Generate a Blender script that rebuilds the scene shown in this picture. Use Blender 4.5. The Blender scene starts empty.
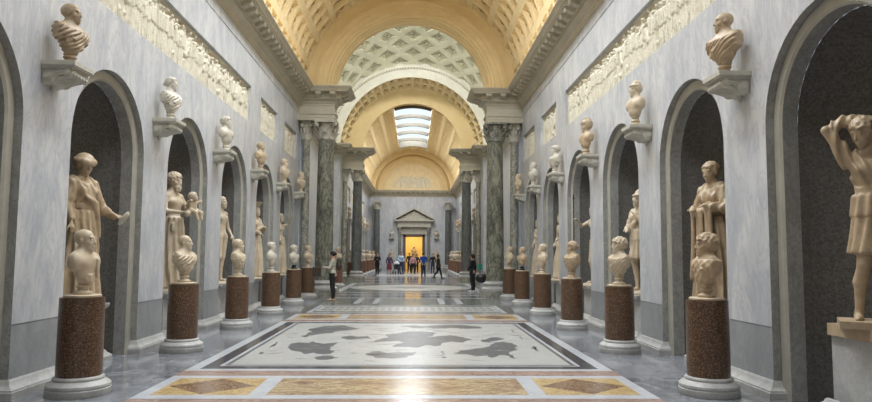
import bpy, math, random
import numpy as np
from math import sin, cos, pi, sqrt, atan2, hypot, radians
from mathutils import Vector, Matrix

random.seed(7)
SC = bpy.context.scene
COL = SC.collection

# ------------------------------------------------------------------ camera
F_PX, YAW, PITCH, ROLL = 665.69, 0.0325, 0.0802, 0.0068
CAM = Vector((0.163, 0.0, 1.6))
def make_camera():
    cy, sy, cp, sp, cr, sr = cos(YAW), sin(YAW), cos(PITCH), sin(PITCH), cos(ROLL), sin(ROLL)
    fwd = Vector((sy*cp, cy*cp, sp)); right = Vector((cy, -sy, 0)); up = right.cross(fwd)
    r2 = cr*right + sr*up; u2 = -sr*right + cr*up
    cd = bpy.data.cameras.new('camera'); co = bpy.data.objects.new('camera', cd); COL.objects.link(co)
    m = Matrix((r2, u2, -fwd)).transposed().to_4x4(); m.translation = CAM
    co.matrix_world = m
    cd.sensor_fit = 'HORIZONTAL'; cd.sensor_width = 36.0; cd.lens = F_PX/872*36.0
    cd.clip_start = 0.05; cd.clip_end = 300
    SC.camera = co
make_camera()

# ------------------------------------------------------------------ materials
def new_mat(name):
    m = bpy.data.materials.new(name); m.use_nodes = True
    nt = m.node_tree; b = nt.nodes['Principled BSDF']
    return m, nt, b
def rgb(c): return (c[0], c[1], c[2], 1)
def ramp(nt, fac, stops):
    r = nt.nodes.new('ShaderNodeValToRGB'); nt.links.new(fac, r.inputs[0])
    e = r.color_ramp.elements
    e[0].position = stops[0][0]; e[0].color = rgb(stops[0][1])
    e[1].position = stops[-1][0]; e[1].color = rgb(stops[-1][1])
    for p, c in stops[1:-1]:
        n = e.new(p); n.color = rgb(c)
    return r.outputs[0]
def coords(nt, scale=(1, 1, 1), rot=(0, 0, 0), world=True):
    if world:
        t = nt.nodes.new('ShaderNodeNewGeometry').outputs['Position']
    else:
        t = nt.nodes.new('ShaderNodeTexCoord').outputs['Object']
    m = nt.nodes.new('ShaderNodeMapping'); nt.links.new(t, m.inputs[0])
    m.inputs['Scale'].default_value = scale; m.inputs['Rotation'].default_value = rot
    return m.outputs[0]
def noise(nt, vec, scale, detail=4, rough=.55, dist=0):
    n = nt.nodes.new('ShaderNodeTexNoise'); nt.links.new(vec, n.inputs['Vector'])
    n.inputs['Scale'].default_value = scale; n.inputs['Detail'].default_value = detail
    n.inputs['Roughness'].default_value = rough; n.inputs['Distortion'].default_value = dist
    return n.outputs['Fac']
def mixc(nt, fac, a, b, mode='MIX'):
    n = nt.nodes.new('ShaderNodeMix'); n.data_type = 'RGBA'; n.blend_type = mode
    for s, v in ((n.inputs[0], fac), (n.inputs[6], a), (n.inputs[7], b)):
        if hasattr(v, 'links') or hasattr(v, 'is_linked'): nt.links.new(v, s)
        else: s.default_value = v if isinstance(v, (int, float)) else rgb(v)
    return n.outputs[2]
def bump(nt, b, h, strength=.3, dist=.02):
    n = nt.nodes.new('ShaderNodeBump'); nt.links.new(h, n.inputs['Height'])
    n.inputs['Strength'].default_value = strength; n.inputs['Distance'].default_value = dist
    nt.links.new(n.outputs[0], b.inputs['Normal'])

def marble(name, light, mid, vein, rough=.35, scale=(.55, .55, .3), rot=(0.5, 0, 0), vs=1.0, vamt=.55, world=True, coat=0):
    m, nt, b = new_mat(name)
    v = coords(nt, scale, rot, world)
    n1 = noise(nt, v, 2.2*vs, 6, .6, 1.2)
    base = ramp(nt, n1, [(.32, mid), (.62, light)])
    n2 = noise(nt, v, 3.5*vs, 8, .62, 2.0)
    ab = nt.nodes.new('ShaderNodeMath'); ab.operation = 'SUBTRACT'; nt.links.new(n2, ab.inputs[0]); ab.inputs[1].default_value = .5
    a2 = nt.nodes.new('ShaderNodeMath'); a2.operation = 'ABSOLUTE'; nt.links.new(ab.outputs[0], a2.inputs[0])
    vm = ramp(nt, a2.outputs[0], [(0, (vamt,)*3), (.055, (0, 0, 0))])
    c = mixc(nt, vm, base, vein)
    nt.links.new(c, b.inputs['Base Color'])
    b.inputs['Roughness'].default_value = rough
    b.inputs['Coat Weight'].default_value = coat
    return m
def stone(name, c1, c2, rough=.55, scale=6, bmp=.15, world=False):
    m, nt, b = new_mat(name)
    v = coords(nt, (1, 1, 1), (0, 0, 0), world)
    n1 = noise(nt, v, scale, 6, .65)
    c = ramp(nt, n1, [(.3, c2), (.68, c1)])
    nt.links.new(c, b.inputs['Base Color']); b.inputs['Roughness'].default_value = rough
    if bmp:
        n2 = noise(nt, v, scale*9, 3, .6); bump(nt, b, n2, bmp, .01)
    return m
def speckle(name, cols, scale=60, rough=.3, world=False, detail=2):
    m, nt, b = new_mat(name)
    v = coords(nt, (1, 1, 1), (0, 0, 0), world)
    vo = nt.nodes.new('ShaderNodeTexVoronoi'); nt.links.new(v, vo.inputs['Vector']); vo.inputs['Scale'].default_value = scale
    sx = nt.nodes.new('ShaderNodeSeparateColor'); nt.links.new(vo.outputs['Color'], sx.inputs[0])
    c = ramp(nt, sx.outputs[0], cols)
    nt.links.new(c, b.inputs['Base Color']); b.inputs['Roughness'].default_value = rough
    return m
def plain(name, c, rough=.6, metal=0):
    m, nt, b = new_mat(name)
    v = coords(nt, (1, 1, 1), (0, 0, 0), False)
    n1 = noise(nt, v, 14, 3, .5)
    k = .86
    cc = ramp(nt, n1, [(.3, (c[0]*k, c[1]*k, c[2]*k)), (.7, c)])
    nt.links.new(cc, b.inputs['Base Color']); b.inputs['Roughness'].default_value = rough; b.inputs['Metallic'].default_value = metal
    return m

M = {}
M['wall'] = marble('pale blue grey marble', (.62, .62, .62), (.435, .45, .485), (.30, .33, .39), .3, (.9, .9, .3), (.5, 0, 0), 1.1, .45)
M['dado'] = marble('grey dado marble', (.33, .34, .345), (.26, .27, .275), (.19, .20, .21), .3, (.9, .9, .5), (.3, 0, 0), 1.5, .3)
M['reveal'] = marble('grey reveal marble', (.38, .38, .36), (.28, .28, .265), (.17, .17, .165), .4, (1, 1, .6), (.7, 0, 0), 1.6, .5)
M['ringstone'] = stone('buff travertine', (.42, .40, .335), (.33, .315, .265), .6, 4, .1, True)
M['base'] = marble('white grey base marble', (.50, .495, .475), (.38, .375, .36), (.25, .25, .25), .5, (1, 1, 1), (0, 0, 0), 2, .3, False)
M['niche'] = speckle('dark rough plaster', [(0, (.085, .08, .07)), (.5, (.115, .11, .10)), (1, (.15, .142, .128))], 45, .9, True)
M['porphyry'] = speckle('brown speckled granite', [(0, (.03, .018, .011)), (.45, (.095, .05, .028)), (.8, (.155, .085, .046)), (1, (.25, .165, .10))], 95, .33)
M['porphyry_far'] = speckle('red brown speckled granite', [(0, (.08, .036, .024)), (.5, (.16, .078, .05)), (1, (.28, .16, .11))], 60, .35)
M['cipollino'] = marble('grey buff wavy marble', (.40, .385, .32), (.23, .225, .185), (.10, .10, .085), .25, (.9, .9, .55), (.7, .5, 0), 1.0, .8)
M['cipgreen'] = marble('olive green wavy marble', (.29, .285, .22), (.10, .105, .08), (.04, .045, .035), .25, (.9, .9, .35), (.5, -.5, 0), 1.0, .8)
M['cipdark'] = marble('dark green veined marble', (.12, .125, .12), (.05, .053, .052), (.26, .26, .24), .25, (2.2, 2.2, .6), (.6, .3, 0), 1.2, .5)
M['capital'] = stone('weathered capital stone', (.56, .53, .44), (.38, .355, .29), .6, 5, .2)
M['cornice'] = stone('warm grey cornice stone', (.53, .485, .375), (.42, .38, .29), .6, 1.6, .1, True)
M['vault'] = stone('ochre yellow vault plaster', (.75, .60, .34), (.67, .52, .27), .75, 1.2, .1, True)
M['coffer'] = stone('cream yellow coffer plaster', (.78, .66, .42), (.68, .55, .32), .75, 3, .1, True)
M['rosette'] = stone('brown gilt stucco', (.42, .29, .12), (.26, .16, .06), .6, 8, .1, True)
M['dome'] = stone('pale olive cream plaster', (.60, .585, .46), (.50, .49, .38), .75, 1.5, .1, True)
M['domedark'] = stone('olive grey stucco', (.44, .42, .30), (.36, .34, .25), .75, 4, .1, True)  # darker olive grey for the dome rosettes and the bead row
M['archwhite'] = stone('white stone arch', (.68, .67, .60), (.58, .57, .50), .6, 2, .1, True)
M['relief'] = stone('ivory relief plaster', (.68, .64, .52), (.56, .51, .40), .6, 5, .2, True)
M['tan'] = stone('aged tan marble', (.53, .41, .27), (.36, .26, .16), .45, 7, .12)
M['cream'] = stone('cream marble', (.62, .52, .385), (.47, .375, .26), .45, 6, .1)
M['pale'] = stone('pale grey marble', (.62, .575, .48), (.48, .44, .36), .45, 6, .1)
M['brown'] = stone('dark weathered marble', (.44, .34, .22), (.25, .18, .11), .5, 8, .15)
M['bracket'] = stone('carved grey bracket stone', (.56, .54, .46), (.42, .40, .34), .55, 7, .15)
M['black'] = plain('blackened bronze', (.012, .012, .013), .35)
M['doorframe'] = marble('dark brown marble', (.16, .10, .075), (.09, .055, .04), (.25, .18, .14), .3, (2, 2, 2), (0, 0, 0), 2, .4)
M['yellowroom'] = stone('yellow ochre wall', (.85, .66, .27), (.75, .56, .20), .7, 1.5, 0, True)
M['wood'] = plain('dark wood', (.05, .03, .02), .4)
def glass_mat():
    m, nt, b = new_mat('frosted skylight glass')
    b.inputs['Base Color'].default_value = (.93, .97, 1, 1)
    tr = nt.nodes.new('ShaderNodeBsdfTransparent'); tr.inputs[0].default_value = (.94, .97, 1, 1)
    b.inputs['Roughness'].default_value = .3
    mx = nt.nodes.new('ShaderNodeMixShader'); mx.inputs[0].default_value = .12
    nt.links.new(tr.outputs[0], mx.inputs[1]); nt.links.new(b.outputs[0], mx.inputs[2])
    nt.links.new(mx.outputs[0], nt.nodes['Material Output'].inputs[0])
    return m
M['glass'] = glass_mat()
M['skyframe'] = plain('dark bronze glazing bar', (.10, .085, .06), .6)
def floor_mat(name, cols, bw, bh, rough, rot=0, off=.5, vein=(.3, .3, .3), vamt=.3, mortar=.006):
    m, nt, b = new_mat(name)
    v = coords(nt, (1, 1, 1), (0, 0, rot))
    br = nt.nodes.new('ShaderNodeTexBrick'); nt.links.new(v, br.inputs['Vector'])
    br.inputs['Scale'].default_value = 1; br.inputs['Brick Width'].default_value = bw; br.inputs['Row Height'].default_value = bh
    br.inputs['Mortar Size'].default_value = mortar; br.offset = off
    br.inputs['Color1'].default_value = rgb(cols[0]); br.inputs['Color2'].default_value = rgb(cols[1]); br.inputs['Mortar'].default_value = rgb(cols[2])
    v2 = coords(nt, (1.2, .8, 1), (0, 0, .6))
    n = noise(nt, v2, 2.4, 7, .65, 2.2)
    c = mixc(nt, ramp(nt, n, [(.35, (vamt,)*3), (.6, (0, 0, 0))]), br.outputs[0], vein)
    nt.links.new(c, b.inputs['Base Color']); b.inputs['Roughness'].default_value = rough
    b.inputs['Specular IOR Level'].default_value = .5
    return m
M['floor'] = floor_mat('polished grey floor slabs', ((.24, .25, .27), (.13, .14, .155), (.07, .072, .08)), 1.9, 1.1, .11, 0, .5, (.33, .34, .37), .8)
M['f_white'] = marble('white marble strip', (.58, .60, .63), (.50, .52, .56), (.40, .42, .46), .2, (1, 1, 1), (0, 0, 0), 1, .3)
M['f_dark'] = marble('dark slate strip', (.075, .078, .085), (.05, .053, .06), (.12, .12, .13), .2, (1, 1, 1), (0, 0, 0), 1, .4)
M['f_red'] = marble('red brown breccia', (.40, .28, .235), (.20, .115, .09), (.55, .47, .40), .2, (1, 2.4, 1), (0, 0, 0), 2.2, .5)
M['f_yellow'] = marble('giallo antico marble', (.64, .50, .26), (.50, .35, .15), (.28, .15, .07), .2, (1.2, 1.2, 1), (0, 0, .5), 1.4, .6)
M['f_mix'] = marble('mixed yellow and red breccia', (.60, .50, .30), (.30, .17, .11), (.22, .11, .075), .2, (.8, 1.6, 1), (0, 0, 0), 1.5, .7)
M['f_brown'] = marble('dark red brown lozenge marble', (.24, .145, .09), (.15, .08, .05), (.50, .38, .24), .2, (1, 1, 1), (0, 0, .7), 1.5, .5)
M['f_green'] = marble('green grey marble', (.17, .19, .17), (.10, .115, .10), (.28, .29, .26), .2, (1, 1, 1), (0, 0, .7), 1.8, .4)
def mosaic_mat(name, cols, mort):
    m, nt, b = new_mat(name)
    v = coords(nt)
    vo = nt.nodes.new('ShaderNodeTexVoronoi'); nt.links.new(v, vo.inputs['Vector']); vo.inputs['Scale'].default_value = 55
    sx = nt.nodes.new('ShaderNodeSeparateColor'); nt.links.new(vo.outputs['Color'], sx.inputs[0])
    c = ramp(nt, sx.outputs[0], [(0, cols[0]), (1, cols[1])])
    n = noise(nt, v, 1.6, 5, .6)
    c2 = mixc(nt, ramp(nt, n, [(.35, (.35,)*3), (.6, (0, 0, 0))]), c, mort)
    nt.links.new(c2, b.inputs['Base Color']); b.inputs['Roughness'].default_value = .3
    return m
M['mosaic'] = mosaic_mat('ivory mosaic tesserae', ((.37, .37, .355), (.52, .515, .50)), (.33, .33, .325))
M['mosaicdark'] = mosaic_mat('grey black mosaic tesserae', ((.07, .075, .08), (.14, .145, .155)), (.11, .115, .12))

# ------------------------------------------------------------------ mesh builders
class MB:
    def __init__(s): s.v = []; s.f = []; s.mi = []; s.cur = 0
    def add(s, vs, fs):
        o = len(s.v); s.v += [tuple(map(float, p)) for p in vs]
        for f in fs: s.f.append(tuple(i+o for i in f)); s.mi.append(s.cur)
    def quad(s, a, b, c, d): s.add((a, b, c, d), ((0, 1, 2, 3),))
    def box(s, x0, x1, y0, y1, z0, z1):
        if x0 > x1: x0, x1 = x1, x0
        if y0 > y1: y0, y1 = y1, y0
        s.add([(x0, y0, z0), (x1, y0, z0), (x1, y1, z0), (x0, y1, z0), (x0, y0, z1), (x1, y0, z1), (x1, y1, z1), (x0, y1, z1)],
              [(3, 2, 1, 0), (4, 5, 6, 7), (0, 1, 5, 4), (1, 2, 6, 5), (2, 3, 7, 6), (3, 0, 4, 7)])
    def lathe(s, prof, n=32, c=(0, 0), cap=True, sq=1.0):
        vs = []; fs = []
        for r, z in prof:
            for i in range(n):
                a = 2*pi*i/n; vs.append((c[0]+r*cos(a), c[1]+r*sin(a), z))
        m = len(prof)
        for j in range(m-1):
            for i in range(n):
                k = (i+1) % n; fs.append((j*n+i, j*n+k, (j+1)*n+k, (j+1)*n+i))
        if cap: fs.append(tuple(reversed(range(n)))); fs.append(tuple((m-1)*n+i for i in range(n)))
        s.add(vs, fs)
    def tube(s, a, b, r1, r2=None, n=10):
        r2 = r1 if r2 is None else r2
        a = Vector(a); b = Vector(b); d = (b-a).normalized()
        u = d.orthogonal().normalized(); w = d.cross(u)
        vs = []
        for c, r in ((a, r1), (b, r2)):
            for i in range(n): t = 2*pi*i/n; vs.append(c+u*r*cos(t)+w*r*sin(t))
        fs = [(i, (i+1) % n, n+(i+1) % n, n+i) for i in range(n)]
        fs += [tuple(reversed(range(n))), tuple(range(n, 2*n))]
        s.add(vs, fs)
    def build(s, name, mat, parent=None, smooth=False, sharp=None):
        me = bpy.data.meshes.new(name); me.from_pydata(s.v, [], s.f)
        mats = mat if isinstance(mat, (list, tuple)) else [mat]
        for m in mats: me.materials.append(M[m] if isinstance(m, str) else m)
        if len(mats) > 1: me.polygons.foreach_set('material_index', s.mi)
        if smooth:
            me.polygons.foreach_set('use_smooth', [True]*len(me.polygons))
            me.update()
            if sharp: me.set_sharp_from_angle(angle=radians(sharp))
        me.validate(); me.update()
        return link(name, me, parent)
def link(name, me, parent=None):
    o = bpy.data.objects.new(name, me); COL.objects.link(o)
    if parent is not None: o.parent = parent
    return o
def tag(o, label=None, cat=None, group=None, kind=None):
    if label: o['label'] = label
    if cat: o['category'] = cat
    if group: o['group'] = group
    if kind: o['kind'] = kind
    return o
def empty(name, loc=(0, 0, 0), rz=0.0):
    o = bpy.data.objects.new(name, None); COL.objects.link(o); o.location = loc; o.rotation_euler = (0, 0, rz); o.empty_display_size = .1
    return o
def copy_tree(o, parent=None):
    c = o.copy(); COL.objects.link(c)
    if parent is not None: c.parent = parent
    for ch in [x for x in o.children]: copy_tree(ch, c)
    return c
def sweep(mb, path, prof, closed=False):
    """path: plan polyline (x,y); prof: (outward offset to the left of travel, z) points"""
    n = len(path); P = [Vector((x, y)) for x, y in path]; ofs = []
    for i in range(n):
        dirs = []
        if i > 0 or closed: dirs.append((P[i]-P[i-1]).normalized())
        if i < n-1 or closed: dirs.append((P[(i+1) % n]-P[i]).normalized())
        ns = [Vector((-d.y, d.x)) for d in dirs]
        if len(ns) == 1: ofs.append(ns[0])
        else:
            b = ns[0]+ns[1]; k = 1+ns[0].dot(ns[1]); ofs.append(b/k if k > .05 else ns[0])
    m = len(prof); vs = []
    for i in range(n):
        for o, z in prof: q = P[i]+ofs[i]*o; vs.append((q.x, q.y, z))
    fs = []
    for i in range(n if closed else n-1):
        a = i*m; b = ((i+1) % n)*m
        for j in range(m-1): fs.append((a+j, b+j, b+j+1, a+j+1))
    mb.add(vs, fs)

# ------------------------------------------------------------------ signed-distance sculpting (numpy surface nets)
f32 = np.float32
def V(*a): return np.array(a, dtype=f32)
def rc(P, a, b, r1, r2=None):
    r2 = r1 if r2 is None else r2
    a = V(*a); ba = V(*b)-a; pa = P-a
    h = np.clip(pa@ba/max(float(ba@ba), 1e-9), 0, 1)
    return np.sqrt(((pa-h[:, None]*ba)**2).sum(1)) - (r1+(r2-r1)*h)
def el(P, c, r, R=None):
    q = P-V(*c)
    if R is not None: q = q@R
    r = V(*r) if hasattr(r, '__len__') else V(r, r, r)
    k0 = np.sqrt(((q/r)**2).sum(1)); k1 = np.sqrt(((q/(r*r))**2).sum(1))
    return k0*(k0-1)/np.maximum(k1, 1e-6)
def smin(a, b, k):
    if k <= 0: return np.minimum(a, b)
    h = np.clip(.5+.5*(b-a)/k, 0, 1)
    return b*(1-h)+a*h-k*h*(1-h)
def smax(a, b, k): return -smin(-a, -b, k)
def rotz(a):
    c, s = cos(a), sin(a); return np.array([[c, -s, 0], [s, c, 0], [0, 0, 1]], dtype=f32)
def rotx(a):
    c, s = cos(a), sin(a); return np.array([[1, 0, 0], [0, c, -s], [0, s, c]], dtype=f32)
def roty(a):
    c, s = cos(a), sin(a); return np.array([[c, 0, s], [0, 1, 0], [-s, 0, c]], dtype=f32)
def surf(fn, lo, hi, res):
    lo = np.array(lo, float); hi = np.array(hi, float)
    n = np.ceil((hi-lo)/res).astype(int)+1
    xs = [lo[i]+res*np.arange(n[i]) for i in range(3)]
    G = np.stack(np.meshgrid(*xs, indexing='ij'), -1).reshape(-1, 3).astype(f32)
    D = np.concatenate([fn(G[i:i+150000]) for i in range(0, len(G), 150000)]).reshape(n).astype(np.float64)
    D[0], D[-1] = np.maximum(D[0], res*.3), np.maximum(D[-1], res*.3)
    D[:, 0], D[:, -1] = np.maximum(D[:, 0], res*.3), np.maximum(D[:, -1], res*.3)
    D[:, :, 0], D[:, :, -1] = np.maximum(D[:, :, 0], res*.3), np.maximum(D[:, :, -1], res*.3)
    S = D < 0
    cnt = np.zeros(n-1, int); acc = np.zeros(tuple(n-1)+(3,))
    corners = [(a, b, c) for a in (0, 1) for b in (0, 1) for c in (0, 1)]
    sl = lambda c: tuple(slice(c[i], n[i]-1+c[i]) for i in range(3))
    for c in corners:
        for ax in range(3):
            if c[ax]: continue
            e = list(c); e[ax] = 1
            a, b = D[sl(c)], D[sl(e)]; m = (a < 0) != (b < 0)
            t = np.where(m, a/np.where(m, a-b, 1), 0)
            for k in range(3):
                acc[..., k] += np.where(m, c[k]+(t if k == ax else 0), 0)
            cnt += m
    idx = -np.ones(tuple(n-1), int); act = cnt > 0
    I = np.argwhere(act); idx[act] = np.arange(len(I))
    vs = lo+(I+acc[act]/cnt[act][:, None])*res
    F = []
    for ax in range(3):
        b, c = (ax+1) % 3, (ax+2) % 3
        s0 = [slice(None)]*3; s1 = [slice(None)]*3
        s0[ax] = slice(0, -1); s1[ax] = slice(1, None)
        for k in (b, c): s0[k] = slice(1, -1); s1[k] = slice(1, -1)
        A, B = S[tuple(s0)], S[tuple(s1)]
        for flip, mm in ((False, A & ~B), (True, ~A & B)):
            E = np.argwhere(mm)
            if not len(E): continue
            E[:, b] += 1; E[:, c] += 1
            q = []
            for db, dc in ((-1, -1), (0, -1), (0, 0), (-1, 0)):
                X = E.copy(); X[:, b] += db; X[:, c] += dc; q.append(idx[X[:, 0], X[:, 1], X[:, 2]])
            if flip: q = q[::-1]
            F.append(np.stack(q, 1))
    F = np.concatenate(F)
    return vs, F
def sdf_mesh(name, fn, lo, hi, res, mat, parent=None):
    vs, F = surf(fn, lo, hi, res)
    me = bpy.data.meshes.new(name)
    me.vertices.add(len(vs)); me.vertices.foreach_set('co', vs.astype(f32).ravel())
    me.loops.add(len(F)*4); me.loops.foreach_set('vertex_index', F.astype(np.int32).ravel())
    me.polygons.add(len(F)); me.polygons.foreach_set('loop_start', np.arange(0, len(F)*4, 4, dtype=np.int32))
    me.polygons.foreach_set('use_smooth', [True]*len(F))
    me.update(calc_edges=True); me.validate()
    me.materials.append(M[mat] if isinstance(mat, str) else mat)
    return link(name, me, parent)
def nz(P, f, ph=0):
    x, y, z = P[:, 0]*f*.8+ph, P[:, 1]*f*.8, P[:, 2]*f*.8+1.7
    x, y, z = x+.9*np.sin(z*.55+1), y+.9*np.sin(x*.5), z+.9*np.sin(y*.6+2)
    return (np.sin(x)*np.cos(y)+np.sin(y)*np.cos(z)+np.sin(z)*np.cos(x))*.62

# ---- head in unit coordinates (facing +Y, chin -.5, crown +.5)
def head_face(q, beard=False, female=False):
    d = el(q, (0, -.07, .14), (.31, .40, .35))
    d = smin(d, el(q, (0, .10, -.10), (.25, .27, .36)), .06)
    d = smin(d, el(q, (0, .18, -.33), (.16, .17, .15) if not female else (.14, .16, .14)), .08)
    for s in (-1, 1): d = smin(d, el(q, (s*.15, .22, -.09), .10), .06)
    d = smin(d, rc(q, (-.17, .31, .14), (.17, .31, .14), .05), .04)
    for s in (-1, 1): d = smax(d, -el(q, (s*.125, .43, .035), (.075, .10, .05)), .03)
    for s in (-1, 1): d = smin(d, el(q, (s*.12, .305, .03), .062), .01)
    d = smin(d, rc(q, (0, .345, .12), (0, .435, -.09), .03, .045), .03)
    for s in (-1, 1): d = smin(d, el(q, (s*.042, .395, -.11), .033), .02)
    d = smin(d, rc(q, (-.065, .375, -.225), (.065, .375, -.225), .03), .02)
    d = smin(d, rc(q, (-.05, .375, -.285), (.05, .375, -.285), .033), .02)
    d = smin(d, el(q, (0, .31, -.40), .085), .05)
    for s in (-1, 1): d = smin(d, el(q, (s*.305, -.04, -.02), (.045, .09, .13)), .02)
    if beard:
        b = el(q, (0, .22, -.38), (.23, .21, .25)) + .03*nz(q, 26)
        b = smax(b, q[:, 2]+.20, .04); d = smin(d, b, .03)
        d = smin(d, rc(q, (-.1, .36, -.20), (.1, .36, -.20), .04), .02)
    return d
def hair_d(q, style, off=0.0):
    if style in (None, 'bald'): return np.full(len(q), 9, f32)
    amp, fr, ext = dict(short=(.012, 30, .045), curly=(.04, 33, .09), crop=(.008, 36, .03), long=(.02, 24, .07), bun=(.018, 26, .06),
                        roll=(.015, 20, .08), tall=(.02, 24, .07), helmet=(0, 1, .09), diadem=(.04, 26, .08)).get(style, (.015, 26, .05))
    e = ext+off
    h = el(q, (0, -.09, .16), (.32+e, .41+e, .35+e))
    lim = .10 if style not in ('curly', 'helmet') else .17
    cut = np.minimum(q[:, 1]-lim, .29-q[:, 2]-(.03 if style == 'curly' else 0))
    cut = np.maximum(cut, -.34-q[:, 2])
    h = smax(h, cut, .03)+amp*nz(q, fr)
    if style in ('long', 'bun', 'roll', 'tall'):
        for s in (-1, 1): h = smin(h, rc(q, (s*.16, .22, .28), (s*.31, -.02, .0), .08, .09)+amp*nz(q, fr), .04)
    if style == 'long':
        for s in (-1, 1): h = smin(h, rc(q, (s*.30, -.12, .1), (s*.26, -.16, -.55), .12, .10)+amp*nz(q, fr), .04)
        h = smin(h, rc(q, (0, -.35, .1), (0, -.30, -.6), .2, .17)+amp*nz(q, fr), .05)
    if style == 'bun': h = smin(h, el(q, (0, -.56, .06), .16)+amp*nz(q, fr), .05)
    if style == 'roll':
        r = np.sqrt((q[:, 0]/1.0)**2+((q[:, 1]+.04)/1.12)**2)
        h = smin(h, np.sqrt((r-.33)**2+(q[:, 2]-.22)**2*.8)-.165+amp*nz(q, fr), .05)
        h = smin(h, el(q, (0, -.08, .36), (.36, .40, .25)), .05)
    if style == 'tall':
        h = smin(h, el(q, (0, -.14, .46), (.29, .33, .30))+.02*np.sin(q[:, 2]*40), .06)
        r = np.sqrt(q[:, 0]**2+((q[:, 1]+.04)/1.2)**2); h = smin(h, np.sqrt((r-.31)**2+(q[:, 2]-.32)**2)-.08, .03)
    if style == 'helmet':
        h = smin(h, el(q, (0, -.10, .34), (.40, .50, .36)), .05)
        h = smin(h, rc(q, (0, .42, .28), (0, -.05, .40), .10, .2), .06)
        h = smin(h, el(q, (0, -.12, .72), (.05, .42, .10)), .04)
        for s in (-1, 1): h = smin(h, rc(q, (s*.32, -.06, .1), (s*.27, .05, -.32), .08, .05), .03)
    if style == 'diadem':
        r = np.sqrt(q[:, 0]**2+((q[:, 1]+.02)/1.15)**2)
        an = np.arctan2(q[:, 0], q[:, 1]); h = smin(h, np.sqrt((r-.40)**2+(q[:, 2]-.27-.1*np.cos(an))**2)-.032-.02*np.sin(an*22), .03)
    return h
def to_head(P, c, R, s): return ((P-V(*c))@R)/f32(s)
def HR(yaw=0, pitch=0, roll=0): return rotz(yaw)@rotx(pitch)@roty(roll)
def head_all(P, c, R, s, hair='short', beard=False, female=False):
    q = to_head(P, c, R, s)
    d = head_face(q, beard, female)
    return smin(d, hair_d(q, hair), .02)*s

# ---- bust: origin at the foot of its socle, facing +Y
def bust_fn(spec):
    hair = spec.get('hair', 'short'); beard = spec.get('beard', False); fem = spec.get('female', False)
    yaw = spec.get('yaw', 0); style = spec.get('style', 'toga'); hz = .645
    R = HR(yaw, spec.get('pitch', 0)); s = spec.get('s', .25)*1.08; ph = spec.get('seed', 0)
    w = .9 if fem else 1.0
    def fn(P):
        q = P.copy(); q[:, 0] /= w
        d = rc(q, (-.155, -.01, .435), (.155, -.01, .435), .07)
        d = smin(d, el(q, (0, 0, .40), (.19, .105, .12)), .04)
        for sx in (-1, 1):
            d = smin(d, el(q, (sx*.085, .04, .375), (.095, .065, .08)), .03)
            d = smin(d, el(q, (sx*.172, -.005, .385), (.066, .08, .105)), .03)
        d = smin(d, el(q, (0, .01, .28), (.15, .095, .14)), .04)
        d = smin(d, rc(q, (0, -.01, .13), (0, -.01, .24), .05, .075), .03)
        d = smin(d, el(q, (0, -.03, .49), (.14, .07, .065)), .05)
        d = smin(d, rc(P, (0, -.03, .45), (0, -.01, .58), .092, .074), .04)
        cl = 9
        if style == 'toga':
            t = P[:, 0]*.75+P[:, 2]*.9
            f = np.sin(t*115+2.2*np.sin(P[:, 0]*14+ph)+ph)
            body = d-.012-.010*f
            body = np.maximum(body, P[:, 2]-(.50-.5*np.maximum(P[:, 1], 0)*1.2-.0))
            d = smin(d, body, .01)
            for i in range(6):
                o = i*.021
                d = smin(d, rc(P, (-.15+o, .03, .485-o*.3), (-.05+o*.9, .118, .37-o*.7), .0145), .008)
                d = smin(d, rc(P, (-.05+o*.9, .118, .37-o*.7), (.14, .08, .24+.022*i), .0145, .012), .008)
        elif style == 'drape':      # bare chest, cloth hanging from one shoulder
            for i in range(4):
                o = i*.026
                d = smin(d, rc(P, (-.07-o*.8, -.02, .515), (-.09-o*.7, .118-o*.5, .41), .020), .006)
                d = smin(d, rc(P, (-.09-o*.7, .118-o*.5, .41), (-.085-o*.5, .125-o*.5, .21), .020, .017), .006)
            for i in range(3): d = smin(d, rc(P, (-.13, .07, .25-.03*i), (.02, .105, .225-.03*i), .018), .01); d = smin(d, rc(P, (.02, .105, .225-.03*i), (.13, .03, .25-.03*i), .018, .014), .01)
        elif style == 'cuirass':
            f = np.sin(P[:, 0]*60)*np.sin(P[:, 2]*55)
            body = d-.016-.008*f
            body = np.maximum(body, P[:, 2]-.47)
            d = smin(d, body, .01)
            for sx in (-1, 1):
                d = smin(d, rc(P, (sx*.12, .03, .49), (sx*.10, .11, .40), .026, .02), .01)
                for k in range(4): d = smin(d, rc(P, (sx*(.20), -.03+.03*k, .42), (sx*.215, -.03+.03*k, .33), .018), .006)
            d = smin(d, rc(P, (.16, .0, .47), (-.12, .13, .35), .022), .01); d = smin(d, rc(P, (-.17, .02, .48), (-.20, .02, .27), .04, .03), .02)
        elif style == 'tunic':
            f = np.sin(np.arctan2(P[:, 0], P[:, 1]+.2)*30+3*P[:, 2]+ph)
            body = d-.010-.008*f
            body = np.maximum(body, P[:, 2]-(.485-.45*np.maximum(P[:, 1], 0)))
            d = smin(d, body, .01)
        d = smax(d, .115-P[:, 2], .01)
        cutx = np.abs(q[:, 0])-.235
        d = smax(d, cutx, .012)
        low = .17+.55*np.maximum(np.abs(q[:, 0])-.06, 0)-P[:, 2]
        d = np.where(np.abs(q[:, 0]) > .06, smax(d, low, .02), d)
        return smin(d, head_all(P, (0+.0, .0, hz), R, s, hair, beard, fem), .01)
    return fn
def socle(parent, mat, dark=False):
    b = MB(); b.lathe([(.105, 0), (.11, .012), (.108, .03), (.075, .042), (.062, .06), (.060, .075), (.078, .088), (.08, .10), (.066, .112), (.055, .125)], 28)
    return b.build('socle', 'black' if dark else mat, parent, True, 40)
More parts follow.
